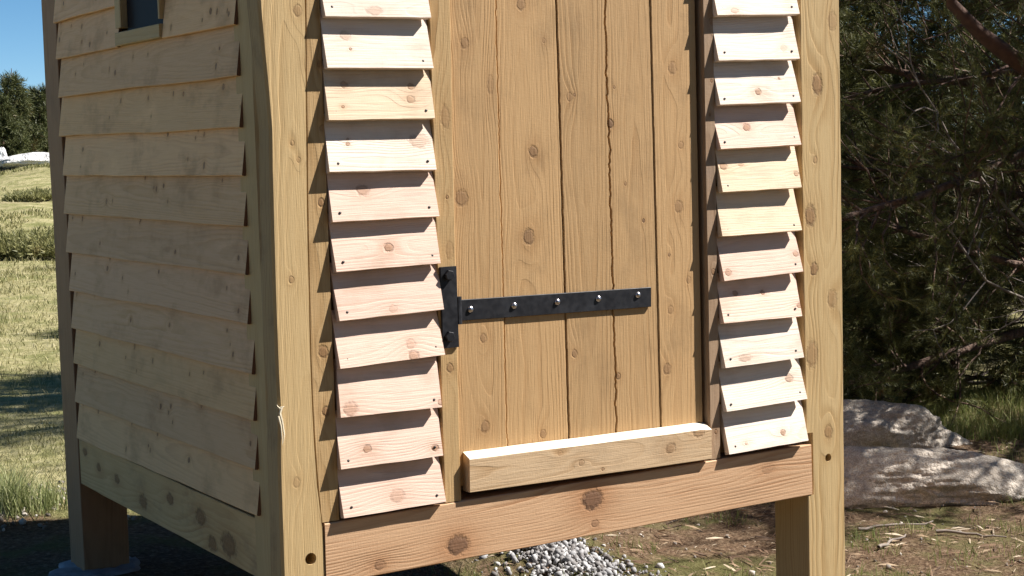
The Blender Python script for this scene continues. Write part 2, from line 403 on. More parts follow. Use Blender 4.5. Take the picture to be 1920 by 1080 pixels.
vplank('corner_post', hut, D-0.155, 0.155, [(-0.05, -0.008, 0.15), (0.9, -0.006, 0.15), (ZTOP, -0.010, 0.15)], lambda M: wood((0.34, 0.205, 0.115), (0.23, 0.125, 0.065), [(-0.6, 0.02, .012, 1.2, .8)], stain=0.45), n=20, wob=0.004, fr=3)
vplank('corner_post', hut, D-0.155, 0.155, [(-0.25, 1.745, 1.90), (ZTOP, 1.745, 1.90)], lambda M: wood((0.40, 0.25, 0.13), (0.27, 0.15, 0.07), stain=0.3), n=12, wob=0.003)

# --- sill beams
ML = frame((0, 0, 0), XV, ZV)
def beam(x0, x1, z0, z1, yf, T, kn, **kw):
    M = frame(((x0+x1)/2, yf+T/2, (z0+z1)/2), XV, ZV)
    return timber('sill_beam', hut, M, x1-x0, z1-z0, T, wood(*BEAM, px_knots(M, 1, yf, kn), **kw), n=26, wob=0.0022, ch=0.0025, fr=4, endcut=(0.002, -0.003))
beam(0.1105, 1.762, ZB0, ZB1, -0.002, 0.10, [(858, 1022, 17, .95, 1.3), (1110, 937, 19, 1.0, 1.2), (712, 1060, 9, .5), (1115, 982, 7, .5), (1440, 880, 9, .25, 2.0)], spacing=0.0075, w0=0.03, v0=0.085, tilt=0.03, ring=1.1, halo=0.7, knot_col=(0.10, 0.055, 0.035), rim_col=(0.035, 0.02, 0.013))
M = frame((-0.004+0.05, (0.100+D-0.157)/2, (ZB0+ZB1)/2), -YV, ZV)          # left side beam, outward normal -X
timber('sill_beam', hut, M, D-0.157-0.100, ZB1-ZB0, 0.10, wood((0.60, 0.415, 0.205), (0.44, 0.26, 0.11), [(0.70-u, v, r, 1.6, 1.0) for u, v, r in ((1.28, .01, .012), (1.10, .0, .014), (.86, -.03, .02), (.62, .02, .016), (.38, .01, .022), (.18, -.03, .03), (1.42, .04, .012), (.30, -.05, .02))], spacing=0.008, stain=0.5), n=20, wob=0.002)
M = frame((W-0.05, D/2, (ZB0+ZB1)/2), YV, ZV)
timber('sill_beam', hut, M, D-0.32, ZB1-ZB0, 0.10, wood(*BEAM), n=8)
M = frame((W/2, D-0.05, (ZB0+ZB1)/2), XV, ZV)
timber('sill_beam', hut, M, W-0.32, ZB1-ZB0, 0.10, wood(*BEAM), n=8)
# --- floor and joists
jm = wood(*UNDER); fm = wood(*UNDER, seed=4)
for yj in (0.5, 0.92, 1.34):
    timber('floor_joist', hut, frame((W/2, yj, 0.39), XV, ZV), W-0.2, 0.10, 0.045, jm, n=4)
for i in range(11):
    timber('floor_board', hut, frame((W/2, 0.20+i*0.14, 0.455), XV, YV), W-0.24, 0.136, 0.025, fm, n=3)

# --- front wall: studs, jamb, backing
def edges_px(l0, l1, r0, r1, y, z0, z1, xl=None, xr=None):
    a, b = at(*l0, 1, y), at(*l1, 1, y); c, d = at(*r0, 1, y), at(*r1, 1, y)
    f = lambda p, q, z: p.x+(q.x-p.x)*(z-p.z)/(q.z-p.z)
    return [(z, f(a, b, z), f(c, d, z)) for z in (z0, z1)]
def rx_at(z): return float(np.interp(z, [a for a, b in rx], [b for a, b in rx]))
vplank('stud', hut, 0.001, 0.09, [(z, rx_at(z)+0.0022, 0.1545) for z in [0.466]+[0.5+0.1*i for i in range(14)]+[ZTOP]],
       lambda M: wood(*STUD, px_knots(M, 1, 0, [(602, 380, 6, .9), (606, 660, 9, .9), (611, 772, 7, .9), (600, 120, 5, .5), (604, 240, 5, .5)]), spacing=0.008, w0=0.05, v0=0.02, ring=0.85), n=40, wob=0.0007)
vplank('stud', hut, -0.0005, 0.09, [(0.4655, 0.4635, 0.5140), (1.0, 0.4635, 0.5175), (1.65, 0.4635, 0.526), (ZTOP, 0.4635, 0.530)],
       lambda M: wood(*STUD, px_knots(M, 1, 0, [(843, 690, 7, .7), (834, 220, 9, .4, 2.2), (838, 370, 3, .8), (842, 470, 8, .3, 2)]), spacing=0.0062, w0=0.045, ring=1.0, saw=0.25), n=20, wob=0.001)
e = edges_px((1318, 0), (1331, 785), (1500, 0), (1500, 785), 0.0, 0.4655, ZTOP)
vplank('door_jamb', hut, 0.0, 0.09, [(z, a, 1.404) for z, a, b in e],
       lambda M: wood(*JAMB, px_knots(M, 1, 0, [(1335, 40, 7, .6), (1337, 510, 5, .9), (1334, 152, 3, 1), (1331, 215, 3, 1), (1342, 810, 4, .8)]), spacing=0.007, stain=0.6, stain_col=(0.24, 0.19, 0.16)), n=24, wob=0.0016)
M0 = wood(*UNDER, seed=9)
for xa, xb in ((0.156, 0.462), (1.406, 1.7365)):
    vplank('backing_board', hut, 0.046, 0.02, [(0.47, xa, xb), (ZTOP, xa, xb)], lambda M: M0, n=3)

# --- louvre slats
nail_m, k, b = principled('nail'); b.inputs['Base Color'].default_value = (0.035, 0.03, 0.028, 1); b.inputs['Metallic'].default_value = 0.6; b.inputs['Roughness'].default_value = 0.5
def dome(n, r, hgt, rings=3, base=0.0):
    V = []; Fc = []
    for i in range(rings):
        t = (math.pi/2)*i/rings; rr = r*math.cos(t); z = base+hgt*math.sin(t)
        for a in range(n): V.append((rr*math.cos(2*math.pi*a/n), rr*math.sin(2*math.pi*a/n), z))
    V.append((0, 0, base+hgt)); V += [(r*math.cos(2*math.pi*a/n), r*math.sin(2*math.pi*a/n), -0.002) for a in range(n)]
    top = rings*n
    for i in range(rings-1):
        for a in range(n): Fc.append((i*n+a, i*n+(a+1) % n, (i+1)*n+(a+1) % n, (i+1)*n+a))
    for a in range(n): Fc.append(((rings-1)*n+a, (rings-1)*n+(a+1) % n, top)); Fc.append((top+1+a, top+1+(a+1) % n, (a+1) % n, a))
    return V, Fc
nv, nf = dome(8, 0.0035, 0.0009, 1); nail_me = raw('nail', nv, nf); nail_me.materials.append(nail_m)

YSL = -0.021
SL = 0.150            # slat height along its slope
def slat(bl, br, pal, knots, i, nails=True, mul=1.0):
    a, b_ = (bl, br) if isinstance(bl, Vector) else (at(*bl, 1, YSL), at(*br, 1, YSL))
    xd = (b_-a); L = xd.length; xd.normalize()
    jt = 0.006*math.sin(i*2.7+1)
    upd = Vector((0, 0.030+0.003*math.sin(i*1.9)+(0.005 if i >= 40 else 0), 0.126)).normalized()
    M = frame(a+xd*(L/2)+upd*(SL/2), xd, upd)
    pal = tuple(tuple(min(0.85, c*mul) for c in p) for p in pal)
    # knots on the sloped face: intersect the sight line with the slat plane approximately
    kl = []
    for kq in knots:
        u, v, r = kq[:3]; d = kq[3] if len(kq) > 3 else 0.8; as_ = kq[4] if len(kq) > 4 else 1.2
        p = at(u, v, 1, YSL+0.008); q = M.inverted() @ p; kl.append((q.x, q.y, 0.66*r/PXM, as_, min(1.0, d*1.15)))
    mat = wood(*pal, kl, spacing=random.uniform(0.005, 0.009), ring=random.uniform(0.2, 0.5), halo=0.40, saw=0.1, stain=0.4, stain_col=(0.40, 0.27, 0.18), knot_col=(0.24, 0.12, 0.06), rim_col=(0.09, 0.048, 0.03), w0=random.uniform(0.02, 0.08))
    _sd[0] += 1.3; V = []; Fc = []
    n = 10; prof = [(-SL/2, 0.0), (-SL/2+0.001, -0.0195), (SL/2, -0.0185), (SL/2, 0.0), (0.0, 0.0)]
    cup = 0.0012*math.sin(i*3.1)
    for s in range(n+1):
        x = -L/2+L*s/n
        for j, (y, z) in enumerate(prof):
            yy = y+(0.0012*n1(x*16, _sd[0]) if j < 2 else 0); zz_ = z+(cup if j == 4 else 0)+0.0015*math.sin(x*6+i)
            sk = (0.004*math.sin(i*5.1) if s == 0 else 0.004*math.sin(i*4.3+2) if s == n else 0)*(y/SL)
            V.append((x+sk, yy, zz_))
    for s in range(n):
        for j in range(5):
            p = s*5+j; q = s*5+(j+1) % 5; Fc.append((p, p+5, q+5, q))
    Fc.append((0, 1, 2, 3, 4)); Fc.append(tuple(n*5+j for j in (4, 3, 2, 1, 0)))
    o = link('slat', raw('slat', V, Fc), mat, hut, M)
    if nails:
        for sx in (-1, 1):
            nn = bpy.data.objects.new('nail', nail_me); COL.objects.link(nn); nn.parent = o
            nn.location = (sx*(L/2-0.021-random.uniform(0, 0.006)), -SL/2+0.020+random.uniform(-.003, .006), 0.0006)
    return o
LS = [((606, -68), (806, -62), PALE, []), ((609, 30), (808, 33), PALE, [(700, 22, 9, .3, 2)]),
      ((613, 127), (812, 128), PALE, [(650, 65, 10, .3), (657, 92, 3, .8)]),
      ((617, 225), (817, 221), YELL, [(648, 157, 7, .5), (774, 160, 7, .6), (771, 186, 8, .5), (642, 201, 3, .9)]),
      ((620, 322), (820, 317), PALE, [(655, 268, 4, .8), (790, 262, 15, .4, 1.6), (656, 258, 3, .6)]),
      ((625, 416), (823, 405), PINK, [(683, 355, 12, .5)]), ((630, 510), (826, 493), PINK, [(729, 464, 9, .8)]),
      ((635, 602), (832, 580), PINK, [(735, 580, 8, .2)]), ((637, 692), (832, 665), PINK, [(773, 668, 10, .6), (770, 645, 10, .3)]),
      ((641, 783), (830, 763), PINK, [(655, 768, 14, .5), (824, 755, 6, .5)]), ((641, 880), (833, 854), PINK, [(689, 842, 8, .7), (815, 840, 7, .9)]),
      ((645, 972), (836, 941), PINK, [(745, 930, 14, .35)])]
RS = [((1342, -58), (1498, -58), PALE, []), ((1345, 28), (1500, 26), PALE, [(1375, 22, 6, .4, 2)]), ((1348, 113), (1500, 110), PALE, [(1470, 90, 8, .2)]),
      ((1350, 196), (1500, 190), PALE, [(1422, 172, 8, .8), (1465, 145, 3, .9)]), ((1351, 279), (1502, 271), PINK, [(1404, 237, 9, .8)]),
      ((1355, 360), (1503, 351), YELL, [(1360, 310, 9, .7), (1493, 326, 7, .6), (1393, 308, 3, .5, 3)]), ((1355, 443), (1503, 432), YELL, []),
      ((1358, 527), (1506, 509), PINK, [(1364, 512, 8, .6), (1495, 475, 7, .6)]), ((1358, 606), (1506, 592), PINK, [(1385, 548, 7, .7), (1436, 546, 6, .7), (1500, 573, 7, .7)]),
      ((1360, 690), (1507, 670), PALE, [(1396, 672, 8, .4, 2.5)]), ((1363, 772), (1513, 748), PALE, [(1484, 708, 10, .6)]),
      ((1368, 852), (1516, 826), PALE, [(1468, 811, 7, .8), (1398, 832, 4, .5)])]
for i, (a, b_, pal, kn) in enumerate(LS): slat(a, b_, pal, kn, i, True, random.uniform(0.93, 1.05))
for i, (a, b_, pal, kn) in enumerate(RS): slat(a, b_, pal, kn, i+40, True, random.uniform(0.95, 1.08))

for rows_, i0 in ((LS, 20), (RS, 60)):          # the rows carry on up to the wall plate
    a, b_ = at(*rows_[0][0], 1, YSL), at(*rows_[0][1], 1, YSL)
    for q in range(1, 5):
        dz = Vector((0, 0, 0.126*q))
        slat(a+dz, b_+dz, (PALE, PINK, YELL)[q % 3], [], i0+q, True, 1.0)

# --- plank door
YD = 0.019
dm = wood(*UNDER, seed=2)
door = link('door', None, None, hut)
bpy.data.objects.remove(door)
V, Fc = sweep(box_stations(1.9, 0.10, 0.03, 3), 0.002)
door = link('door', raw('door', V, Fc), dm, hut, frame((0.94, YD+0.045, 1.9), XV, ZV)); door.data.transform(Matrix.Scale(0.42, 4, (1, 0, 0)))
bpy.context.view_layer.update()
cuts = [((838, 100), (852, 840)), ((928, 0), (950, 810)), ((1043, 0), (1067, 810)), ((1134, 0), (1157, 800)), ((1219, 0), (1239, 790)), ((1303, 0), (1318, 790))]
DK = [[(870, 82, 8, .5), (864, 372, 12, .6), (908, 800, 9, .6), (905, 634, 7, .5), (918, 160, 7, .3, 2.5)],
      [(977, 8, 9, .6), (1000, 284, 9, .8), (991, 444, 12, .8), (1018, 814, 7, .6), (1020, 76, 4, .3)],
      [(1068, 182, 7, .4), (1077, 663, 6, .7), (1040, 205, 6, .35, 3), (1077, 178, 2.5, .9)],
      [(1160, 706, 5, .8), (1144, 232, 7, 1.2), (1207, 414, 3, 1.2), (1173, 345, 3, .6), (1152, 164, 2.5, .6)],
      [(1260, 128, 10, .45), (1272, 388, 10, .5), (1257, 581, 7, .4), (1250, 692, 9, .6), (1276, 272, 6, .4), (1254, 478, 3, .8), (1290, 525, 6, .4)]]
DT = [1.0, 1.06, 0.95, 1.0, 1.08]
wobs = [0.0006, 0.0024, 0.0012, 0.0046, 0.0007, 0.0006]
def wig(c, z):   # shared irregular saw line of each joint
    return wobs[c]*(0.7*n1(z*7, 31+c*7)+0.8*n1(z*31, 51+c*7)+0.8*n1(z*83, 71+c*7))
for i in range(5):
    (l0, l1), (r0, r1) = cuts[i], cuts[i+1]
    e = edges_px(l0, l1, r0, r1, YD, 0.50, 2.2)
    g = (0.0008, 0.0013, 0.0017, 0.0022, 0.0011, 0.0005)
    zs = [0.50+1.7*j/240 for j in range(241)]
    ee = [(z, float(np.interp(z, (0.5, 2.2), (e[0][1], e[1][1])))+g[i]+wig(i, z)+(0.0006*n1(z*40, i)), float(np.interp(z, (0.5, 2.2), (e[0][2], e[1][2])))-g[i+1]+wig(i+1, z)) for z in zs]
    pal = tuple(tuple(c*DT[i] for c in p) for p in DOOR)
    o = vplank('plank', hut, YD+(-0.003, 0.001, 0.0, 0.0012, -0.001)[i], 0.03, ee, lambda M: wood(*pal, px_knots(M, 1, YD, DK[i]), spacing=0.0056+0.0006*i, w0=0.045+0.02*((i*3) % 4), v0=0.015*((i*5) % 3-1), tilt=0.014*(1 if i % 2 else -1), ring=0.55, saw=0.18, stain=0.35, stain_col=(0.20, 0.125, 0.06), knot_col=(0.15, 0.085, 0.045), rim_col=(0.07, 0.04, 0.022)), n=110, wob=0.0, ch=0.0025)
    mwp = o.matrix_world.copy(); o.parent = door; bpy.context.view_layer.update(); o.matrix_parent_inverse = door.matrix_world.inverted(); o.matrix_world = mwp
for zb in (0.75, 1.35):
    timber('batten', hut, frame((0.94, YD+0.045, zb), XV, ZV), 0.80, 0.10, 0.025, dm, n=3)

# --- low bar nailed across the foot of the door
YB = -0.018; BT = 0.036
fl, fr_, bl_, br_ = at(880, 861, 1, YB), at(1334, 803, 1, YB), at(882, 926, 1, YB), at(1335, 859, 1, YB)
BH = ((fl.z-bl_.z)+(fr_.z-br_.z))/2
M = frame(((fl.x+fr_.x)/2, YB+BT/2, (fl.z+fr_.z)/2-BH/2), (fr_.x-fl.x, 0, fr_.z-fl.z), ZV)
bar = timber('threshold_bar', hut, M, (fr_-fl).length, BH, BT, wood(*BAR, px_knots(M, 1, YB, [(1310, 810, 11, .6), (1257, 841, 10, .6), (1322, 800, 8, .3), (1090, 868, 6, .5), (1050, 850, 5, .3), (1130, 880, 3, .9)]), spacing=0.007, w0=0.05, v0=0.01, tilt=0.025, ring=0.85, stain=0.25), n=20, wob=0.0014, ch=0.0014, fr=5)
for v in bar.data.vertices:                      # the upper face is planed to shed rain: it rises towards the door
    if v.co.y > BH*0.3: v.co.y += (BT/2-v.co.z)*0.42
    if v.co.x > (fr_-fl).length/2-0.001: v.co.y -= 0.004*(v.co.y > 0)
bar.data.update()
bar.data.materials.append(wood((0.80, 0.72, 0.58), (0.74, 0.60, 0.42), [], ring=0.3))  # paler wood for the upper face: its sunlit brightness is put into the colour
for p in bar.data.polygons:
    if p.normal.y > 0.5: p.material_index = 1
# --- strap hinge
iron, k, b = principled('black_iron'); g = k.new('ShaderNodeTexCoord').outputs['Object']
k.put(b.inputs['Base Color'], k.mix(k.mr(k.noise(g, 14, 3), 0.4, 0.8), (0.014, 0.014, 0.017), (0.028, 0.029, 0.034))); b.inputs['Metallic'].default_value = 0.25
k.put(b.inputs['Roughness'], k.mr(k.noise(g, 60, 3), 0.3, 0.7, 0.38, 0.6)); b.inputs['Specular IOR Level'].default_value = 0.35
steel, k, b = principled('zinc_bolt'); b.inputs['Base Color'].default_value = (0.50, 0.47, 0.49, 1); b.inputs['Metallic'].default_value = 1.0; b.inputs['Roughness'].default_value = 0.28
YST = YD-0.0075
a, b_ = at(864, 582, 1, YST), at(1221, 557, 1, YST)
M = frame(((a.x+b_.x)/2, YST+0.0032, (a.z+b_.z)/2), (b_.x-a.x, 0, b_.z-a.z), ZV)
strap = timber('hinge_strap', hut, M, (b_-a).length, 0.0565, 0.006, iron, n=8, wob=0.0004, ch=0.0012)
bpy.context.view_layer.update()
bv, bf = dome(14, 0.0092, 0.0062, 4); bolt_me = raw('bolt', bv, bf, True); bolt_me.materials.append(steel)
for u, v in ((882, 580), (964, 573), (1045, 566), (1122, 560), (1196, 553)):
    q = strap.matrix_world.inverted() @ at(u, v, 1, YST); o = bpy.data.objects.new('bolt', bolt_me); COL.objects.link(o); o.parent = strap; o.location = (q.x, q.y, 0.0030)
a, b_ = at(841, 500, 1, -0.008), at(846, 652, 1, -0.008)
M = frame((a+b_)/2+Vector((0, 0.0035, 0)), (a-b_), -XV)
plate = timber('hinge_plate', hut, M, (a-b_).length, 0.050, 0.007, iron, n=5, wob=0.0006, ch=0.0018)
bpy.context.view_layer.update()
def hexbolt():
    V = []; Fc = []
    for z, r in ((-0.001, 0.0145), (0.008, 0.0145), (0.0105, 0.0125)):
        for a in range(6): V.append((r*math.cos(a*math.pi/3), r*math.sin(a*math.pi/3), z))
    for i in range(2):
        for a in range(6): Fc.append((i*6+a, i*6+(a+1) % 6, i*6+6+(a+1) % 6, i*6+6+a))
    Fc.append(tuple(range(12, 18))); return raw('hex_bolt', V, Fc)
hm = hexbolt(); hm.materials.append(iron)
for u, v in ((841, 516), (842, 631)):
    q = plate.matrix_world.inverted() @ at(u, v, 1, -0.008); o = bpy.data.objects.new('hex_bolt', hm); COL.objects.link(o); o.parent = plate; o.location = (q.x, q.y, 0.0035); o.rotation_euler = (0, 0, 0.3)
# knuckle round the pin
a = at(863, 582, 1, -0.006); V = []; Fc = []; n = 14
for z in (-0.036, 0.036):
    for i in range(n): V.append((0.0125*math.cos(2*math.pi*i/n), 0.0125*math.sin(2*math.pi*i/n), z))
for i in range(n): Fc.append((i, (i+1) % n, n+(i+1) % n, n+i))
Fc.append(tuple(range(n-1, -1, -1))); Fc.append(tuple(range(n, 2*n)))
o = link('hinge_knuckle', raw('hinge_knuckle', V, Fc), iron, hut, Matrix.Translation((a.x-0.004, 0.003, a.z)))
bv = [(x, y, z) for x, y, z in V]

# --- left wall: lapped boards, window
XW = -0.019
rows = []
rp = [(442, 45), (447, 142), (452, 240), (457, 330), (460, 425), (463, 514), (467, 607), (475, 702), (478, 790), (481, 880), (485, 968)]
lp = [(107, 112), (112, 182), (113, 256), (120, 330), (122, 401), (126, 473), (132, 545), (136, 615), (140, 682), (143, 752), (146, 822)]
win_y0, win_y1 = 0.640, 1.013
ENDG = wood((0.17, 0.085, 0.05), (0.10, 0.05, 0.03), seed=33)
def side_board(y0, z0, y1, z1, ht, i, cutl=0.0, cutr=0.0):
    """from the front end (y0, z0) to the rear end (y1, z1); z = lower edge"""
    a, b_ = Vector((XW, y0, z0)), Vector((XW, y1, z1)); xd = (a-b_); L = xd.length; xd.normalize()
    upd = Vector((0.021, 0, ht)).normalized()
    M = frame((a+b_)/2+upd*(ht/2), xd, upd)
    r = random.Random(i*7+5)
    kn = [(r.uniform(-L/2, L/2), r.uniform(-.05, .05), r.uniform(.004, .009), r.uniform(0.5, 1.0), r.uniform(.6, 1.0)) for _ in range(8)]
    mul = r.uniform(0.80, 1.08); pal = tuple((c[0]*mul, c[1]*mul, c[2]*mul*r.uniform(.9, 1.12)) for c in SIDE)
    mat = wood(*pal, kn, spacing=r.uniform(.005, .008), ring=0.55, stain=0.55, stain_col=(0.38, 0.215, 0.11), saw=0.3, halo=0.45, rim_col=(0.05, 0.03, 0.02), knot_col=(0.14, 0.08, 0.045))
    o = timber('siding_board', hut, M, L, ht, 0.010, mat, n=16, wob=0.0042, ch=0.0015, fr=3.5, endcut=(0, 0), bow=0.002*math.sin(i*2.3))
    o.data.materials.append(ENDG); np_ = len(o.data.polygons)
    o.data.polygons[np_-1].material_index = 1; o.data.polygons[np_-2].material_index = 1
    return o
for i, (rpx, lpx) in enumerate(zip(rp, lp)):
    a, b_ = at(*rpx, 0, XW), at(*lpx, 0, XW)
    y0, y1 = a.y, min(b_.y, 1.655)
    zb = b_.z
    if i == 0:
        side_board(y0, a.z, win_y0-0.002, a.z+(zb-a.z)*(win_y0-y0)/(y1-y0), 0.150, i)
        side_board(win_y1+0.002, a.z+(zb-a.z)*(win_y1-y0)/(y1-y0), y1, zb, 0.150, i+30)
    else: side_board(y0, a.z, y1, zb, 0.150 if i < 10 else 0.15, i)
for j in range(1, 6):
    z = 1.72+0.124*j
    if j < 4:
        side_board(0.10, z, win_y0-0.002, z, 0.15, 50+j); side_board(win_y1+0.002, z, 1.64, z, 0.15, 60+j)
    else: side_board(0.10, z, 1.64, z, 0.15, 70+j)
# sheathing behind the siding so that the laps stay dark
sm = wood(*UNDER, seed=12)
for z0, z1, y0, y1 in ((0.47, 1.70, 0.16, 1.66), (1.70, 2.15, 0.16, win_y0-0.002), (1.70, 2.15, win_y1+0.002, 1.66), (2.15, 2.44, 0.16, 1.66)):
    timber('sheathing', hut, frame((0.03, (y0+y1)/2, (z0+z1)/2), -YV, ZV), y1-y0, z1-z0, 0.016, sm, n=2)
# window
wm = wood((0.50, 0.375, 0.20), (0.38, 0.25, 0.11), [], spacing=0.006, ring=0.5)
wf = timber('window_frame', hut, frame((-0.012, (win_y0+win_y1)/2, 1.747), -YV, ZV), win_y1-win_y0, 0.038, 0.036, wm, n=6)
bpy.context.view_layer.update()
def kid(o, par):
    mw_ = o.matrix_world.copy(); o.parent = par; o.matrix_parent_inverse = par.matrix_world.inverted(); o.matrix_world = mw_
for nm, yy, ww_ in (('stile', win_y1-0.024, 0.048), ('stile', win_y0+0.006, 0.012)):
    o = timber(nm, None, frame((-0.0105, yy, 1.95), ZV, YV), 0.34, ww_, 0.034, wm, n=4); bpy.context.view_layer.update(); kid(o, wf)
o = timber('rail', None, frame((-0.010, (win_y0+win_y1)/2, 2.14), -YV, ZV), win_y1-win_y0-0.002, 0.04, 0.05, wm, n=4); bpy.context.view_layer.update(); kid(o, wf)
gl, k, b = principled('window_glass'); b.inputs['Base Color'].default_value = (0.030, 0.028, 0.030, 1); b.inputs['Specular IOR Level'].default_value = 0.04; b.inputs['Roughness'].default_value = 0.3; b.inputs['Transmission Weight'].default_value = 0.2; b.inputs['IOR'].default_value = 1.15
pv = [(-0.006, win_y0+0.012, 1.764), (-0.006, win_y1-0.048, 1.764), (-0.006, win_y1-0.048, 2.12), (-0.006, win_y0+0.012, 2.12)]
pv = pv+[(-0.002, y, z) for x, y, z in pv]
o = link('pane', raw('pane', pv, [(0, 3, 2, 1), (4, 5, 6, 7), (0, 1, 5, 4), (1, 2, 6, 5), (2, 3, 7, 6), (3, 0, 4, 7)]), gl); bpy.context.view_layer.update(); kid(o, wf)
o = timber('mullion', None, frame((0.010, 0.80, 1.95), ZV, YV), 0.34, 0.016, 0.02, dm, n=2); bpy.context.view_layer.update(); kid(o, wf)

# --- the other walls and the roof, out of the picture but shading what is in it
rm = wood(*SIDE, seed=21)
for j in range(16):
    timber('siding_board', hut, frame((W+0.012, D/2, 0.53+0.124*j), YV, ZV), D-0.32, 0.13, 0.018, rm, n=2)
    if True:
        timber('siding_board', hut, frame((W/2, D+0.012-0.03, 0.53+0.124*j), -XV, ZV), W-0.32, 0.13, 0.018, rm, n=2)
for j in range(8):
    timber('roof_board', hut, frame((-0.05+0.265*j, D/2, 2.50), YV, -XV), D+0.06, 0.262, 0.025, sm, n=2)
timber('door_head', hut, frame((0.94, 0.05, 2.33), XV, ZV), 0.85, 0.24, 0.08, M0, n=3)

# --- concrete footings under the rear posts
conc, k, b = principled('concrete'); P = k.new('ShaderNodeTexCoord').outputs['Object']
k.put(b.inputs['Base Color'], k.ramp(k.noise(P, 9, 5, 0.65), [(0.3, (0.10, 0.105, 0.115)), (0.5, (0.24, 0.25, 0.28)), (0.75, (0.42, 0.43, 0.47))])); b.inputs['Roughness'].default_value = 0.9
def footing(cx, cy, rx_, ry_, h_, seed):
    V = [(0, 0, h_*0.9)]; Fc = []; n = 26
    for j, (s, z) in enumerate(((0.5, h_), (0.8, h_*0.85), (0.95, h_*0.45), (1.06, -0.05))):
        for i in range(n):
            a = 2*math.pi*i/n; q = s*(1+0.55*mnoise.noise(Vector((math.cos(a)*1.6, math.sin(a)*1.6, seed))))
            V.append((rx_*q*math.cos(a), ry_*q*math.sin(a), z+0.014*mnoise.noise(Vector((i*1.3, j*2.1, seed)))))
    for i in range(n): Fc.append((0, 1+i, 1+(i+1) % n))
    for j in range(3):
        for i in range(n): p = 1+j*n+i; q = 1+j*n+(i+1) % n; Fc.append((p, p+n, q+n, q))
    return link('footing', raw('footing', V, Fc, True), conc, hut, Matrix.Translation((cx, cy, ground_z(cx, cy))))
footing(0.06, 1.71, 0.165, 0.14, 0.008, 1.0); footing(1.82, 0.07, 0.16, 0.14, 0.02, 3.0); footing(0.05, 0.07, 0.16, 0.14, 0.02, 4.0)

#PART2
# ------------------------------------------------------------------ rocks
def granite(name, base, dark, sc=1.0):
    m, k, b = principled(name); P = k.new('ShaderNodeTexCoord').outputs['Object']
    sp = k.noise(P, 160*sc, 3, 0.7); l = k.noise(P, 5*sc, 5, 0.6); li = k.noise(P, 17*sc, 4, 0.6)
    col = k.mix(k.mr(sp, 0.30, 0.70), dark, base); md = k.noise(P, 34*sc, 4, 0.7); col = k.mix(k.mr(md, 0.35, 0.65, 0.0, 0.45), col, tuple(c*0.7 for c in dark))
    col = k.mix(k.mr(l, 0.50, 0.72, 0.0, 0.55), col, tuple(c*0.55 for c in dark))
    col = k.mix(k.mr(li, 0.60, 0.70, 0.0, 0.5), col, (0.30, 0.28, 0.22))
    k.put(b.inputs['Base Color'], col); b.inputs['Roughness'].default_value = 0.92; b.inputs['Specular IOR Level'].default_value = 0.2
    bu = k.new('ShaderNodeBump'); bu.inputs['Strength'].default_value = 0.8; bu.inputs['Distance'].default_value = 0.02/sc
    k.put(bu.inputs['Height'], k.m('ADD', k.m('ADD', k.m('MULTIPLY', sp, 0.2), k.m('MULTIPLY', md, 0.8)), k.m('MULTIPLY', li, 1.5))); k.put(b.inputs['Normal'], bu.outputs[0]); return m
GR = granite('granite', (0.66, 0.61, 0.54), (0.36, 0.30, 0.24)); GRW = granite('granite_pale', (0.80, 0.79, 0.77), (0.58, 0.57, 0.55), 0.15)
def rock_mesh(name, sx, sy, sz, seed, sub=6, amp=0.28, flat=0.0):
    bm = bmesh.new(); bmesh.ops.create_icosphere(bm, subdivisions=sub, radius=1.0)
    for v in bm.verts:
        p = v.co.copy(); s = Vector((seed*1.7, seed*0.6, -seed))
        d = 1+amp*mnoise.noise(p*0.9+s)+amp*0.55*mnoise.noise(p*2.0+s)+amp*0.28*(abs(mnoise.noise(p*4.5+s)))+amp*0.16*mnoise.noise(p*9+s)-amp*0.22*max(0.0, 0.12-abs(mnoise.noise(p*2.6+s*2)))*4+amp*0.07*mnoise.noise(p*24+s)
        # planed faces
        for j in range(7):
            nrm = Vector((math.sin(seed*3.3+j*2.1), math.cos(seed*1.7+j*1.3), math.sin(j*0.9+seed))).normalized()
            t = (p*d).dot(nrm)
            if t > 0.80: d *= (0.80+(t-0.80)*0.35)/t
        q = p*d; v.co = Vector((q.x*sx, q.y*sy, q.z*sz))
    me = bpy.data.meshes.new(name); bm.to_mesh(me); bm.free(); me.polygons.foreach_set('use_smooth', [True]*len(me.polygons)); return me
def rock(name, label, cat, loc, size, rot, seed, mat, grp=None, amp=0.28):
    o = link(name, rock_mesh(name, *size, seed, amp=amp), mat, None, Matrix.Translation(loc) @ Matrix.Rotation(rot, 4, 'Z')); return tag(o, label, cat, grp)
def on_ground(u, v):
    p = at(u, v, 2, 0.0)
    for _ in range(6): p = at(u, v, 2, ground_z(p.x, p.y))
    return p
g1 = on_ground(1745, 955)
VR = math.atan2(RT.y, RT.x)         # rocks lie across the line of sight
rock('boulder', 'long grey granite boulder, the nearer of the pair right of the outhouse', 'boulder', (g1.x+0.20, g1.y+0.24, g1.z+0.02), (0.66, 0.30, 0.19), VR+0.02, 2.3, GR, 'granite boulders under the pine', 0.34)
g2 = on_ground(1690, 850)
rock('boulder', 'smaller granite boulder behind the long boulder, dappled with sun under the pine boughs', 'boulder', (g2.x+0.05, g2.y+0.30, g2.z+0.02), (0.50, 0.34, 0.23), VR-0.05, 5.1, GR, 'granite boulders under the pine', 0.36)
def far(u, Y): p = at(u, 320, 1, Y); return p.x
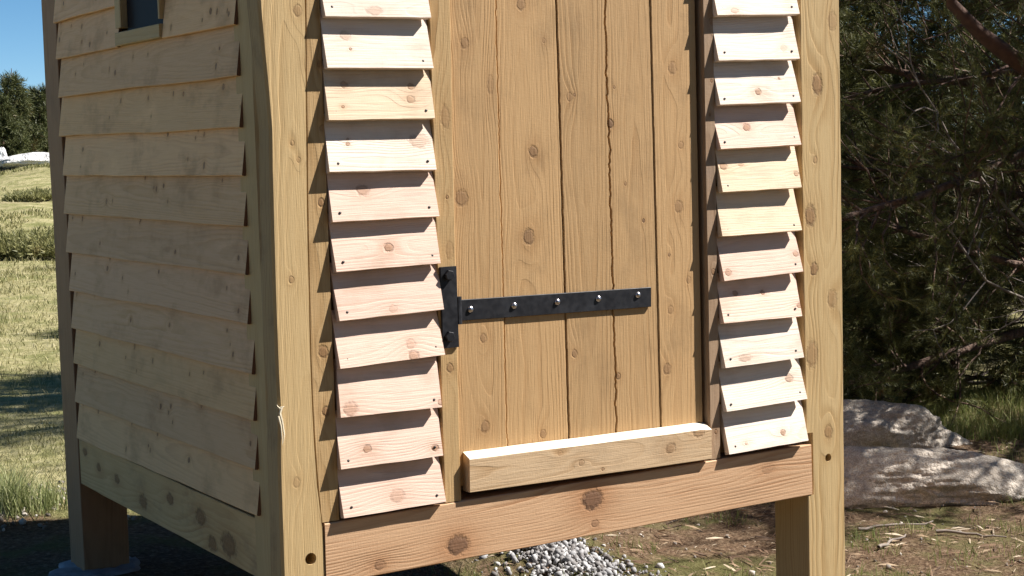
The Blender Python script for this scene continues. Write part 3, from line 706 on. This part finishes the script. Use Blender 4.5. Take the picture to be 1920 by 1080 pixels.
for u, Y, sz, sd_, lb in ((62, 33.0, (0.95, 0.8, 0.20), 3.7, 'flat white granite slab lying on the far meadow below the trees'), (-4, 33.5, (0.32, 0.3, 0.42), 6.4, 'pale rounded rock beside the white slab at the left edge of the far meadow')):
    x = far(u, Y); rock('granite_slab', lb, 'rock', (x, Y, ground_z(x, Y)+0.06), sz, 0.3, sd_, GRW, 'pale rocks on the far meadow', 0.25)

# ------------------------------------------------------------------ numpy scatter helpers
def np_mesh(name, verts, tris, mats, smooth=False):
    me = bpy.data.meshes.new(name); nv_, nt = len(verts), len(tris)
    me.vertices.add(nv_); me.vertices.foreach_set('co', np.asarray(verts, np.float32).ravel())
    me.loops.add(nt*3); me.loops.foreach_set('vertex_index', np.asarray(tris, np.int32).ravel())
    me.polygons.add(nt); me.polygons.foreach_set('loop_start', np.arange(0, nt*3, 3, dtype=np.int32))
    if smooth: me.polygons.foreach_set('use_smooth', np.ones(nt, bool))
    me.update(calc_edges=True)
    for m in (mats if isinstance(mats, (list, tuple)) else [mats]): me.materials.append(m)
    return me
def instance(tv, tt, mats3, locs):
    """template verts (k,3), tris (t,3); mats3 (n,3,3); locs (n,3) -> one soup"""
    V = np.einsum('nij,kj->nki', mats3, tv)+locs[:, None, :]
    T = tt[None]+(np.arange(len(locs))*len(tv))[:, None, None]
    return V.reshape(-1, 3), T.reshape(-1, 3)
def basis(dirs, roll, scale):
    d = dirs/np.linalg.norm(dirs, axis=1, keepdims=True)
    ref = np.where(np.abs(d[:, 2:3]) > 0.95, np.array([[1., 0, 0]]), np.array([[0, 0, 1.]]))
    a = np.cross(ref, d); a /= np.linalg.norm(a, axis=1, keepdims=True); b = np.cross(d, a)
    c, s = np.cos(roll)[:, None], np.sin(roll)[:, None]
    A = a*c+b*s; B = -a*s+b*c
    return np.stack([d, A, B], 2)*scale[:, None, None]
def needle_material(name, c0, c1, dead=0.0):
    m, k, b = principled(name); g = k.new('ShaderNodeNewGeometry')
    col = k.mix(g.outputs['Random Per Island'], c0, c1)
    n = k.noise(g.outputs['Position'], 2.6, 3)
    col = k.mix(k.mr(n, 0.62, 0.72, 0.0, dead), col, (0.17, 0.075, 0.028))
    k.put(b.inputs['Base Color'], col); b.inputs['Roughness'].default_value = 0.5; b.inputs['Specular IOR Level'].default_value = 0.22
    tr = k.new('ShaderNodeBsdfTranslucent'); k.put(tr.inputs[0], col); mx = k.new('ShaderNodeMixShader'); mx.inputs[0].default_value = 0.2
    out = k.n['Material Output']; k.l.new(b.outputs[0], mx.inputs[1]); k.l.new(tr.outputs[0], mx.inputs[2]); k.l.new(mx.outputs[0], out.inputs[0]); return m
NEED = needle_material('pine_needles', (0.030, 0.039, 0.012), (0.205, 0.205, 0.068), 0.7)
NEEDF = needle_material('pine_needles_far', (0.045, 0.058, 0.022), (0.125, 0.130, 0.050), 0.4)
bark, k, b = principled('bark'); P = k.new('ShaderNodeTexCoord').outputs['Object']
k.put(b.inputs['Base Color'], k.ramp(k.noise(k.vm('MULTIPLY', P, (1, 1, 0.35)), 30, 5, 0.65), [(0.3, (0.045, 0.028, 0.020)), (0.55, (0.135, 0.080, 0.055)), (0.75, (0.24, 0.17, 0.13))])); b.inputs['Roughness'].default_value = 0.9
bu = k.new('ShaderNodeBump'); bu.inputs['Distance'].default_value = 0.02; k.put(bu.inputs['Height'], k.noise(P, 40, 4)); k.put(b.inputs['Normal'], bu.outputs[0])
twigm, k, b = principled('dead_twig'); P = k.new('ShaderNodeTexCoord').outputs['Object']
k.put(b.inputs['Base Color'], k.mix(k.noise(P, 25, 3), (0.10, 0.075, 0.06), (0.34, 0.29, 0.25))); b.inputs['Roughness'].default_value = 0.85

def tuft(nn, seed, ln=0.06, axis=0.10, wd=0.0016):
    """shoot along +x with needles springing forward all round"""
    r = np.random.default_rng(seed); V = []; T = []
    for i in range(nn):
        t = (i+0.5)/nn; x = axis*t; a = i*2.4+r.uniform(-.3, .3); sp = math.radians(r.uniform(30, 62)*(1-0.35*t))
        L = ln*r.uniform(0.75, 1.15); d = np.array([math.cos(sp), math.sin(sp)*math.cos(a), math.sin(sp)*math.sin(a)])
        side = np.cross(d, [1, 0.1, 0.2]); side /= np.linalg.norm(side); base = np.array([x, 0, 0])
        j = len(V); V += [base-side*wd/2, base+side*wd/2, base+d*L]; T.append((j, j+1, j+2))
    j = len(V); V += [np.array([0, -0.002, 0]), np.array([0, 0.002, 0]), np.array([axis*1.05, 0, 0])]; T.append((j, j+1, j+2))
    return np.array(V), np.array(T)

def tube(pts, r0, r1, ns=6):
    V = []; T = []; n = len(pts); pts = [np.asarray(p, float) for p in pts]
    for i, p in enumerate(pts):
        d = pts[min(i+1, n-1)]-pts[max(i-1, 0)]; d = d/(np.linalg.norm(d)+1e-9)
        ref = np.array([0, 0, 1.]) if abs(d[2]) < 0.9 else np.array([1., 0, 0])
        a = np.cross(d, ref); a /= np.linalg.norm(a); b_ = np.cross(d, a); r = r0+(r1-r0)*i/(n-1)
        for k_ in range(ns):
            t = 2*math.pi*k_/ns; V.append(p+(a*math.cos(t)+b_*math.sin(t))*r)
    for i in range(n-1):
        for k_ in range(ns):
            p, q = i*ns+k_, i*ns+(k_+1) % ns; T += [(p, p+ns, q+ns), (p, q+ns, q)]
    return np.array(V), np.array(T)
def soup(parts):
    V = []; T = []; o = 0
    for v, t in parts: V.append(v); T.append(t+o); o += len(v)
    return np.concatenate(V), np.concatenate(T)
def wander(r, p, d, L, n, bend, sag=0.0):
    pts = [np.array(p, float)]; d = np.array(d, float); d /= np.linalg.norm(d)
    for i in range(n):
        d = d+r.normal(0, bend, 3); d[2] -= sag; d /= np.linalg.norm(d); pts.append(pts[-1]+d*L/n)
    return pts

def pine(base, H, trunk_r, n_branch, Rfun, zlo, seed, label, per_branch=26, tuft_n=26, tuft_scale=1.0, mat=None, lean=(0, 0), grp=None, az=None, cat='tree', dead=0, need=0.06, nd_w=0.0016, name='pine_tree', keep=None):
    r = np.random.default_rng(seed); mat = mat or NEED
    root = empty(name, base); tag(root, label, cat, grp)
    top = np.array([lean[0], lean[1], H])
    tp = [np.array([lean[0]*t**1.3, lean[1]*t**1.3, H*t])+np.array([r.normal(0, .015), r.normal(0, .015), 0])*H*0.25*(t > 0.02) for t in np.linspace(0, 1, 12)]
    tp[0][2] -= 0.15
    v, t = tube(tp, trunk_r, trunk_r*0.12, 12)
    link('trunk', np_mesh('trunk', v, t, bark, True), None, root)
    TL = [tuft(tuft_n, 100+i, need, need*1.7, nd_w) for i in range(5)]
    locs, dirs, wood_parts, dead_parts = [], [], [], []
    for i in range(n_branch):
        hz = zlo+(H*0.97-zlo)*((i+r.uniform(0, 1))/n_branch)
        a = i*2.399+r.uniform(-.4, .4) if az is None else r.uniform(*az)
        L = Rfun(hz, a)*r.uniform(0.75, 1.08)
        if L < 0.15: continue
        tt = min(1, max(0, hz/H)); p0 = np.array([lean[0]*tt**1.3, lean[1]*tt**1.3, hz])
        up = 0.35*(hz/H)-0.08+r.uniform(-.12, .18)
        d = np.array([math.cos(a), math.sin(a), up])
        n = max(5, int(L/0.22)); pts = wander(r, p0, d, L, n, 0.07, -0.012)
        br = max(0.005, trunk_r*0.15*(L/2.5))
        wood_parts.append(tube(pts, br, br*0.2, 5))
        m = int(per_branch*L/2.0)+4
        for j in range(m):
            s = 0.18+0.82*(r.uniform(0, 1)**0.7); f = s*n; k0 = min(n-1, int(f)); q = pts[k0]+(pts[k0+1]-pts[k0])*(f-k0)
            ax = pts[k0+1]-pts[k0]; ax = ax/np.linalg.norm(ax)
            sd = r.normal(0, 1, 3); sd -= ax*sd.dot(ax); sd /= np.linalg.norm(sd)
            dd = ax*0.75+sd*0.8+np.array([0, 0, 0.18]); sl_ = L*(0.16+0.16*(1-s))*r.uniform(.6, 1.3)
            ns = max(2, int(sl_/0.10)); sp = wander(r, q, dd, sl_, ns, 0.16, -0.02)
            wood_parts.append(tube(sp, 0.0055*min(1.6, L/1.8)+0.001, 0.002, 3))
            for e in range(1, ns+1):
                for c in range(3):
                    td = (sp[e]-sp[e-1])/np.linalg.norm(sp[e]-sp[e-1])+r.normal(0, 0.55 if c else 0.12, 3)
                    locs.append(sp[e]+r.normal(0, 0.015, 3)*(c > 0)); dirs.append(td)
    for i in range(dead):                         # bare lower boughs
        a = r.uniform(*(az or (0, 6.28))); hz = r.uniform(0.25*zlo, zlo*1.8); L = Rfun(zlo*1.3, a)*r.uniform(.6, 1.0)
        pts = wander(r, (0, 0, hz), (math.cos(a), math.sin(a), r.uniform(-.15, .12)), L, 14, 0.13, -0.004)
        dead_parts.append(tube(pts, 0.016, 0.003, 5))
        for j in range(10):
            k0 = r.integers(3, 13); dd = (pts[k0+1]-pts[k0])/np.linalg.norm(pts[k0+1]-pts[k0])+r.normal(0, .7, 3)
            sp = wander(r, pts[k0], dd, L*r.uniform(.10, .3), 5, 0.28); dead_parts.append(tube(sp, 0.006, 0.0015, 4))
            for e in range(2):
                q = sp[r.integers(1, 5)]; dead_parts.append(tube(wander(r, q, dd+r.normal(0, .8, 3), L*.09, 3, .3), 0.0028, 0.001, 3))
    locs = np.array(locs); dirs = np.array(dirs)
    if keep is not None:
        msk = keep(locs+np.array(base)); locs, dirs = locs[msk], dirs[msk]
    sel = r.integers(0, 5, len(locs)); parts = []
    for i, (tv, tt_) in enumerate(TL):
        mk = sel == i
        if mk.sum(): parts.append(instance(tv, tt_, basis(dirs[mk], r.uniform(0, 6.28, mk.sum()), tuft_scale*r.uniform(.75, 1.25, mk.sum())), locs[mk]))
    v, t = soup(parts); link('crown', np_mesh('crown', v, t, mat), None, root)
    v, t = soup(wood_parts); link('boughs', np_mesh('boughs', v, t, bark, True), None, root)
    if dead_parts:
        v, t = soup(dead_parts); link('dead_branches', np_mesh('dead_branches', v, t, twigm, True), None, root)
    return root, len(locs)

# the big pine to the right: trunk outside the frame, boughs hanging into it
def Rbig(z, a):
    f = 4.1*(1-(z/8.4))**0.6 if z < 8 else 0.3
    return f*(1.0 if z > 1.2 else 0.9)
tb = (7.3, 2.75)
def thin_top(P): return (P[:, 2] < 2.6) | (rng.uniform(0, 1, len(P)) < 0.32)
big, _ = pine((tb[0], tb[1], ground_z(*tb)), 8.0, 0.20, 105, Rbig, 0.35, 11, 'big dark pine with drooping boughs filling the right side beside the outhouse', per_branch=30, tuft_n=26, tuft_scale=1.0, dead=11, grp='pines', need=0.045, nd_w=0.0030, keep=thin_top)
redb, k, b = principled('red_bark'); P = k.new('ShaderNodeTexCoord').outputs['Object']
k.put(b.inputs['Base Color'], k.mix(k.noise(P, 28, 4), (0.05, 0.025, 0.018), (0.15, 0.08, 0.055))); b.inputs['Roughness'].default_value = 0.9
bb = np.array(big.location); tq = [np.array([tb[0]-0.1, tb[1]-0.05, 1.85])]+[np.array(at(u, v, 1, Y)) for u, v, Y in ((1935, 135, 2.4), (1880, 95, 2.45), (1835, 60, 2.5), (1785, 8, 2.55), (1740, -55, 2.6))]
prt = [tube([q-bb for q in tq], 0.060, 0.026, 9)]
for lst, r0 in (([(1905, 118, 2.78), (1850, 140, 2.7), (1790, 150, 2.65), (1745, 165, 2.6)], 0.010), ([(1815, 40, 2.86), (1775, 62, 2.8), (1730, 75, 2.75)], 0.009), ([(1925, 130, 2.75), (1895, 165, 2.7), (1872, 205, 2.65), (1850, 225, 2.6)], 0.012)):
    prt.append(tube([np.array(at(*q[:2], 1, q[2]))-bb for q in lst], r0, 0.003, 6))
v, t = soup(prt); link('bough', np_mesh('bough', v, t, redb, True), None, big)
# pines further back closing the gaps
for i, (x, y, h_, rr, lb) in enumerate(((6.3, 7.2, 4.4, 2.2, 'shaded pine standing behind the boulders right of the corner post'), (8.6, 8.2, 5.6, 2.8, 'dark pine in the depth behind the big right-hand pine'), (11.5, 6.5, 7.0, 2.6, 'pine at the far right edge behind the big pine'), (9.8, 11.5, 5.2, 3.2, 'broad dark pine closing the view far behind the big pine'), (8.8, 13.0, 4.8, 3.0, 'dark pine far behind the corner post'),
        (4.9, 4.2, 2.4, 1.05, 'low dense young pine behind the rear boulder next to the corner post'), (6.3, 5.2, 3.0, 1.3, 'low dense young pine between the big pine and the rear boulder'))):
    pine((x, y, ground_z(x, y)), h_, 0.13 if h_ > 4 else 0.06, 60 if h_ < 4.6 else 95, (lambda z, a, h_=h_, rr=rr: rr*(1-z/h_/1.05)**0.7), 0.12, 21+i, lb, per_branch=20, tuft_n=16, tuft_scale=(2.2 if h_ > 4.6 else 1.9) if h_ > 4 else 1.3, grp='pines', need=0.065, nd_w=0.0040 if h_ > 4 else 0.003)
for i, (x, y, h_, rr, lb) in enumerate(((4.55, 3.35, 0.95, 0.75, 'low pine bush right behind the rear boulder beside the corner post'), (5.35, 3.75, 1.1, 0.8, 'low pine bush behind the right end of the rear boulder'), (4.6, 4.5, 1.0, 0.8, 'low pine bush further back in the shade'), (6.2, 3.5, 0.9, 0.7, 'low pine bush under the big pine at the right edge'))):
    pine((x, y, ground_z(x, y)), h_, 0.03, 34, (lambda z, a, h_=h_, rr=rr: rr*(1-z/h_/1.1)**0.5), 0.04, 81+i, lb, per_branch=40, tuft_n=16, tuft_scale=1.1, grp='low pine bushes', need=0.05, nd_w=0.003, dead=5, name='pine_bush', cat='bush')
# pine behind the outhouse: its crown throws the bands of shade on the meadow
pine((4.5, 4.5, ground_z(4.5, 4.5)), 5.4, 0.13, 44, lambda z, a: 1.2*(1-z/5.8)**0.5, 2.3, 31, 'pine behind the outhouse shading the meadow', per_branch=16, tuft_n=16, tuft_scale=1.9, grp='pines', need=0.065, nd_w=0.0040)

# unseen pines added behind the viewpoint to dim the skylight on the front wall
src, _ = pine((-1.0, -11.5, 0.0), 9.5, 0.2, 90, lambda z, a: 2.9*(1-z/9.9)**0.6, 0.5, 91, 'added unseen pine straight behind the viewpoint, blocking low sky', per_branch=16, tuft_n=12, tuft_scale=2.6, grp='added sky-blocking pines', need=0.07, nd_w=0.007)
for (x, y, rz, sc_, lb) in ((3.6, -12.0, 1.0, 1.1, 'added unseen pine right of the viewpoint, blocking low sky'), (-5.2, -10.8, 2.2, 1.05, 'added unseen pine left of the viewpoint, blocking low sky'), (-8.5, -7.6, 3.4, 0.9, 'added unseen pine far left of the viewpoint, blocking low sky'), (1.2, -14.5, 4.4, 1.25, 'taller added unseen pine in the second row, blocking low sky')):
    c = src.copy(); COL.objects.link(c); c.location = (x, y, ground_z(x, y)-0.05); c.rotation_euler = (0, 0, rz); c.scale = (sc_, sc_, sc_); c['label'] = lb
    for ch_ in list(src.children):
        d = ch_.copy(); COL.objects.link(d); d.parent = c

# far trees at the top left
FT = [(32, 37.0, 128, 0.75, 'tallest dark conifer in the far tree line at the left'), (8, 36.5, 190, 0.8, 'bushy conifer left of the tallest one at the edge of the picture'),
      (56, 38.0, 190, 0.7, 'bushy conifer right of the tallest one in the far tree line'), (80, 37.5, 162, 0.6, 'slim conifer in the far tree line next to the outhouse wall'),
      (104, 38.5, 180, 0.8, 'rightmost conifer of the far tree line, partly behind the outhouse'), (-24, 38.0, 150, 0.9, 'conifer just outside the left border of the far tree line'),
      (20, 40.0, 205, 0.9, 'low conifer in the second row behind the tallest one'), (68, 40.5, 205, 0.9, 'low conifer in the second row between the slim and the tallest conifer')]
for i, (u, Y, vt, rr, lb) in enumerate(FT):
    x = far(u, Y); zb_ = ground_z(x, Y)-0.1; h_ = at(u, vt, 1, Y).z-zb_
    pine((x, Y, zb_), h_, 0.06, 60, (lambda z, a, h_=h_, rr=rr: rr*(1-z/h_/1.0)**1.15*(0.8+0.2*math.sin(a*3+z*5))+0.13), 0.05, 41+i, lb, per_branch=26, tuft_n=7, tuft_scale=0.8, mat=NEEDF, grp='far tree line', need=0.13, nd_w=0.024)

src = [o for o in COL.objects if o.get('group') == 'far tree line'][:4]
for i, (u, Y, lb) in enumerate(((-70, 38.5, 'first conifer of the far tree line left of the picture border'), (-120, 40.0, 'second conifer of the far tree line left of the picture border'), (-175, 39.0, 'third conifer of the far tree line left of the picture border'), (-240, 41.0, 'fourth conifer of the far tree line left of the picture border'),
        (150, 39.5, 'first conifer of the far tree line hidden behind the outhouse'), (205, 40.5, 'second conifer of the far tree line hidden behind the outhouse'), (270, 39.8, 'third conifer of the far tree line hidden behind the outhouse'), (340, 41.5, 'fourth conifer of the far tree line hidden behind the outhouse'))):
    x = far(u, Y); o = src[i % 4]; c = o.copy(); COL.objects.link(c); c.location = (x, Y, ground_z(x, Y)-0.1); c.rotation_euler = (0, 0, i*1.3); c['label'] = lb
    for ch_ in list(o.children):
        d = ch_.copy(); COL.objects.link(d); d.parent = c

# ------------------------------------------------------------------ shrubs, grass, gravel, litter
def gz_arr(x, y): return np.array([ground_z(a, b_) for a, b_ in zip(x, y)])
def wedge(n, y0, y1, a0, a1, p=1.0):
    """random ground points between two bearings from the viewpoint"""
    d = y0+(y1-y0)*rng.uniform(0, 1, n)**p; a = np.radians(rng.uniform(a0, a1, n))
    return CAM.x+d*np.sin(a), CAM.y+d*np.cos(a), d
def blades(x, y, hgt, wid, lean=0.5, zoff=0.0):
    n = len(x); z = gz_arr(x, y)+zoff; a = rng.uniform(0, 6.283, n); b_ = rng.uniform(0, 6.283, n); l = hgt*lean*rng.uniform(.2, 1.0, n)
    base = np.stack([x, y, z-0.005], 1); sd = np.stack([np.cos(a), np.sin(a), 0*a], 1)*wid[:, None]/2
    ln = np.stack([np.cos(b_)*l, np.sin(b_)*l, hgt], 1); mid = base+ln*np.array([.38, .38, .58])
    V = np.stack([base-sd, base+sd, mid+sd*.75, mid-sd*.75, base+ln], 1).reshape(-1, 3); o = (np.arange(n)*5)[:, None, None]
    T = (np.array([[0, 1, 2], [0, 2, 3], [3, 2, 4]])[None]+o).reshape(-1, 3); return V, T
def grass_material(name, c0, c1, c2):
    m, k, b = principled(name); g = k.new('ShaderNodeNewGeometry')
    col = k.ramp(g.outputs['Random Per Island'], [(0.0, c0), (0.5, c1), (1.0, c2)])
    n = k.noise(g.outputs['Position'], 1.3, 3); col = k.mix(k.mr(n, 0.45, 0.65, 0.0, 0.6), col, c0)
    k.put(b.inputs['Base Color'], col); b.inputs['Roughness'].default_value = 0.6; b.inputs['Specular IOR Level'].default_value = 0.25
    tr = k.new('ShaderNodeBsdfTranslucent'); k.put(tr.inputs[0], col); mx = k.new('ShaderNodeMixShader'); mx.inputs[0].default_value = 0.3
    k.l.new(b.outputs[0], mx.inputs[1]); k.l.new(tr.outputs[0], mx.inputs[2]); k.l.new(mx.outputs[0], k.n['Material Output'].inputs[0]); return m
DRY = grass_material('dry_grass', (0.13, 0.140, 0.045), (0.32, 0.29, 0.13), (0.52, 0.465, 0.27)); GRN = grass_material('green_grass', (0.12, 0.165, 0.040), (0.23, 0.26, 0.085), (0.40, 0.37, 0.17))
parts = []
x, y, d = wedge(42000, 6.5, 22, 9, 21, 1.3); keepm = rng.uniform(0, 1, len(x)) < np.array([0.35+0.9*max(0, hn(a, b_, 0.9, 4.0)+.25) for a, b_ in zip(x, y)]); x, y, d = x[keepm], y[keepm], d[keepm]
sc = np.clip(d/9, 0.7, 3); parts.append(blades(x, y, 0.032*sc**0.6*rng.uniform(.4, 1.5, len(x)), 0.0045*sc, 1.2))
tag(link('meadow_grass', np_mesh('meadow_grass', *soup(parts), DRY)), 'short dry meadow grass behind and left of the outhouse', 'grass', kind='stuff')
x, y, d = wedge(26000, 22, 37, 9, 21); keepm = np.array([hn(a, b_, 0.7, 14.0)+0.6*hn(a, b_, 2.3, 3.0) > 0.05 for a, b_ in zip(x, y)]); x, y, d = x[keepm], y[keepm], d[keepm]
parts = [blades(x, y, 0.06*rng.uniform(.4, 1.6, len(x)), 0.02*np.ones(len(x)), 0.9)]
tag(link('meadow_tufts', np_mesh('meadow_tufts', *soup(parts), DRY)), 'darker grass tufts scattered over the far meadow', 'grass', kind='stuff')
parts = []
x, y, d = wedge(30000, 6.8, 10.5, 45.5, 60); m_ = y > 2.1+0.25*np.sin(x*3); parts.append(blades(x[m_], y[m_], 0.10*rng.uniform(.4, 1.3, m_.sum()), 0.004*np.ones(m_.sum()), 0.8))
x = rng.uniform(1.3, 5.2, 22000); y = rng.uniform(-1.0, 3.2, 22000); m_ = np.array([hn(a, b_, 1.7, 6.0)+0.6*hn(a, b_, 5.0, 2.0) > 0.16 for a, b_ in zip(x, y)]); x, y = x[m_], y[m_]
parts.append(blades(x, y, 0.05*rng.uniform(.4, 1.5, len(x)), 0.003*np.ones(len(x)), 0.9))
tag(link('shade_grass', np_mesh('shade_grass', *soup(parts), GRN)), 'patchy green grass growing on the bank around the boulders', 'grass', kind='stuff')
TUS = grass_material('tussock_grass', (0.16, 0.20, 0.07), (0.30, 0.33, 0.14), (0.50, 0.50, 0.29))
# grass tussocks by the rear post
for (u, v, n, hh, lb) in ((22, 962, 420, 0.20, 'pale green grass tussock at the left edge behind the rear post'), (88, 952, 260, 0.13, 'smaller grass tussock close to the rear post')):
    p = on_ground(u, v); rr = np.abs(rng.normal(0, 0.07, n)); aa = rng.uniform(0, 6.28, n); xx = p.x+rr*np.cos(aa); yy = p.y+rr*np.sin(aa)
    v_, t_ = blades(xx, yy, hh*rng.uniform(.45, 1.1, n), 0.004*np.ones(n), 0.75); v_ = v_-np.array([p.x, p.y, p.z])
    root = empty('grass_tussock', tuple(p)); link('blades', np_mesh('blades', v_, t_, TUS), None, root)['kind'] = 'stuff'; tag(root, lb, 'grass', 'tussocks by the rear post')
# low shrubs out on the meadow
SHR = needle_material('shrub_leaf', (0.13, 0.140, 0.050), (0.36, 0.34, 0.15), 0.25)
def shrub(x, y, rx_, h_, n, label, seed):
    r = np.random.default_rng(seed); root = empty('shrub', (x, y, ground_z(x, y))); tag(root, label, 'shrub', 'low shrubs on the meadow')
    a = r.uniform(0, 6.28, n); rr = np.sqrt(r.uniform(0, 1, n))*rx_; zz_ = h_*np.sqrt(np.clip(1-(rr/rx_)**2, 0, 1))*r.uniform(.2, 1.1, n)*(0.75+0.35*np.sin(rr*np.cos(a)*9+seed)*np.cos(rr*np.sin(a)*7))
    L = np.stack([rr*np.cos(a), rr*np.sin(a), zz_], 1); Dr = np.stack([np.cos(a)*.5, np.sin(a)*.5, 0*a+.8], 1)+r.normal(0, .5, (n, 3))
    tv, tt_ = tuft(9, seed, 0.07, 0.08, 0.014); v, t = instance(tv, tt_, basis(Dr, r.uniform(0, 6.28, n), r.uniform(.7, 1.3, n)), L)
    link('foliage', np_mesh('foliage', v, t, SHR), None, root)
    v, t = soup([tube(wander(r, (0, 0, -.02), (math.cos(b_), math.sin(b_), .9), h_*.9, 4, .2), .012, .004, 4) for b_ in np.linspace(0, 6, 9)]); link('stems', np_mesh('stems', v, t, bark), None, root)
for i, (u, v, rx_, h_, lb) in enumerate(((40, 478, 0.75, 0.24, 'wide low shrub on the meadow at the left edge'), (92, 486, 0.45, 0.22, 'low shrub on the meadow against the outhouse edge'), (5, 492, 0.4, 0.2, 'small low shrub at the left border of the picture'), (70, 440, 0.5, 0.12, 'flat brownish shrub above the wide low one'))):
    p = on_ground(u, v); shrub(p.x, p.y, rx_, h_, 900, lb, 61+i)

# gravel heap beyond the hut floor
def pebble(seed, sub=1):
    bm = bmesh.new(); bmesh.ops.create_icosphere(bm, subdivisions=sub, radius=1.0); r = np.random.default_rng(seed); s = r.uniform(.65, 1.2, 3)
    for v in bm.verts: v.co = Vector((v.co.x*s[0], v.co.y*s[1], v.co.z*s[2]*0.75))*(1+r.uniform(-.42, .30))
    V = np.array([v.co[:] for v in bm.verts]); bm.verts.index_update(); T = np.array([[v.index for v in f.verts] for f in bm.faces]); bm.free(); return V, T
PB = [pebble(i) for i in range(8)]
def scatter_pebbles(x, y, z, size):
    n = len(x); sel = rng.integers(0, 8, n); parts = []
    for i in range(8):
        m_ = sel == i
        if m_.sum(): parts.append(instance(*PB[i], basis(rng.normal(0, 1, (m_.sum(), 3)), rng.uniform(0, 6.28, m_.sum()), size[m_]), np.stack([x[m_], y[m_], z[m_]], 1)))
    return soup(parts)
gm, k, b = principled('gravel'); g = k.new('ShaderNodeNewGeometry'); P = g.outputs['Position']
col = k.ramp(g.outputs['Random Per Island'], [(0.0, (0.10, 0.085, 0.075)), (0.35, (0.25, 0.24, 0.235)), (0.7, (0.36, 0.36, 0.365)), (1.0, (0.62, 0.61, 0.60))])
k.put(b.inputs['Base Color'], k.mix(k.mr(k.noise(P, 300, 3), 0.4, 0.7, 0.0, 0.5), col, (0.16, 0.15, 0.15))); b.inputs['Roughness'].default_value = 0.85
c0 = on_ground(1080, 1050)
n = 1500; a = rng.uniform(0, 6.283, n); rr = np.abs(rng.normal(0, 0.55, n)); x = c0.x+0.24*rr*np.cos(a)-0.12*np.sin(a)*rr; y = c0.y+0.10+0.50*rr*np.sin(a)
z = gz_arr(x, y)+0.025*np.clip(1-rr**2, 0, 1)*rng.uniform(.3, 1, n); s_ = 0.004+0.0145*rng.uniform(0, 1, n)**1.6
tag(link('gravel', np_mesh('gravel', *scatter_pebbles(x, y, z, s_), gm)), 'heap of pale grey gravel on the ground under the outhouse', 'gravel', kind='stuff')
x, y = rng.uniform(1.0, 5.0, 700), rng.uniform(-1.2, 2.6, 700); s_ = 0.004+0.014*rng.uniform(0, 1, 700)**3
x2, y2, d2 = wedge(260, 6.35, 7.2, 10, 22); x = np.r_[x, x2]; y = np.r_[y, y2]; s_ = np.r_[s_, rng.uniform(.005, .018, 260)]
pm, k, b = principled('pebble'); g = k.new('ShaderNodeNewGeometry')
k.put(b.inputs['Base Color'], k.ramp(g.outputs['Random Per Island'], [(0.0, (0.10, 0.085, 0.07)), (0.6, (0.25, 0.22, 0.19)), (1.0, (0.62, 0.58, 0.52))])); b.inputs['Roughness'].default_value = 0.9
tag(link('pebbles', np_mesh('pebbles', *scatter_pebbles(x, y, gz_arr(x, y)+s_*0.3, s_), pm)), 'small loose stones strewn over the bare soil', 'stones', kind='stuff')
# needles, bark chips and twigs on the soil
n = 9000; x, y = rng.uniform(0.9, 5.2, n), rng.uniform(-1.3, 3.0, n); z = gz_arr(x, y)+rng.uniform(.002, .012, n)
tv = np.array([[-.5, -.035, 0], [.5, -.03, .02], [.5, .03, .0], [-.5, .035, .02], [0, 0, .10]]); tt_ = np.array([[0, 1, 4], [1, 2, 4], [2, 3, 4], [3, 0, 4]])
ang = rng.uniform(0, 6.28, n); dr = np.stack([np.cos(ang), np.sin(ang), rng.normal(0, .18, n)], 1)
v, t = instance(tv, tt_, basis(dr, rng.normal(0, .4, n), 0.015+0.075*rng.uniform(0, 1, n)**3), np.stack([x, y, z], 1))
lm, k, b = principled('litter'); g = k.new('ShaderNodeNewGeometry')
k.put(b.inputs['Base Color'], k.ramp(g.outputs['Random Per Island'], [(0.0, (0.05, 0.03, 0.018)), (0.5, (0.16, 0.095, 0.055)), (0.85, (0.30, 0.22, 0.14)), (1.0, (0.45, 0.38, 0.28))])); b.inputs['Roughness'].default_value = 0.9
tag(link('forest_litter', np_mesh('forest_litter', v, t, lm)), 'brown needles, bark chips and twigs lying on the soil', 'litter', kind='stuff')
for i, (p0, p1, lb) in enumerate((((1600, 1000), (1745, 985), 'thin dead stick lying on the soil in front of the long boulder'), ((1650, 1035), (1700, 1010), 'short dead stick on the soil near the corner post'), ((1760, 1000), (1880, 1015), 'dead stick at the lower right in front of the boulder'))):
    a, b_ = on_ground(*p0), on_ground(*p1); n = 7; r = np.random.default_rng(90+i)
    pts = [np.array(a+(b_-a)*(j/n)) + np.array([r.normal(0, .012), r.normal(0, .012), 0.012+r.uniform(0, .008)]) for j in range(n+1)]
    v, t = tube(pts, .008, .003, 6); tag(link('stick', np_mesh('stick', v, t, twigm, True)), lb, 'stick', 'dead sticks on the ground')
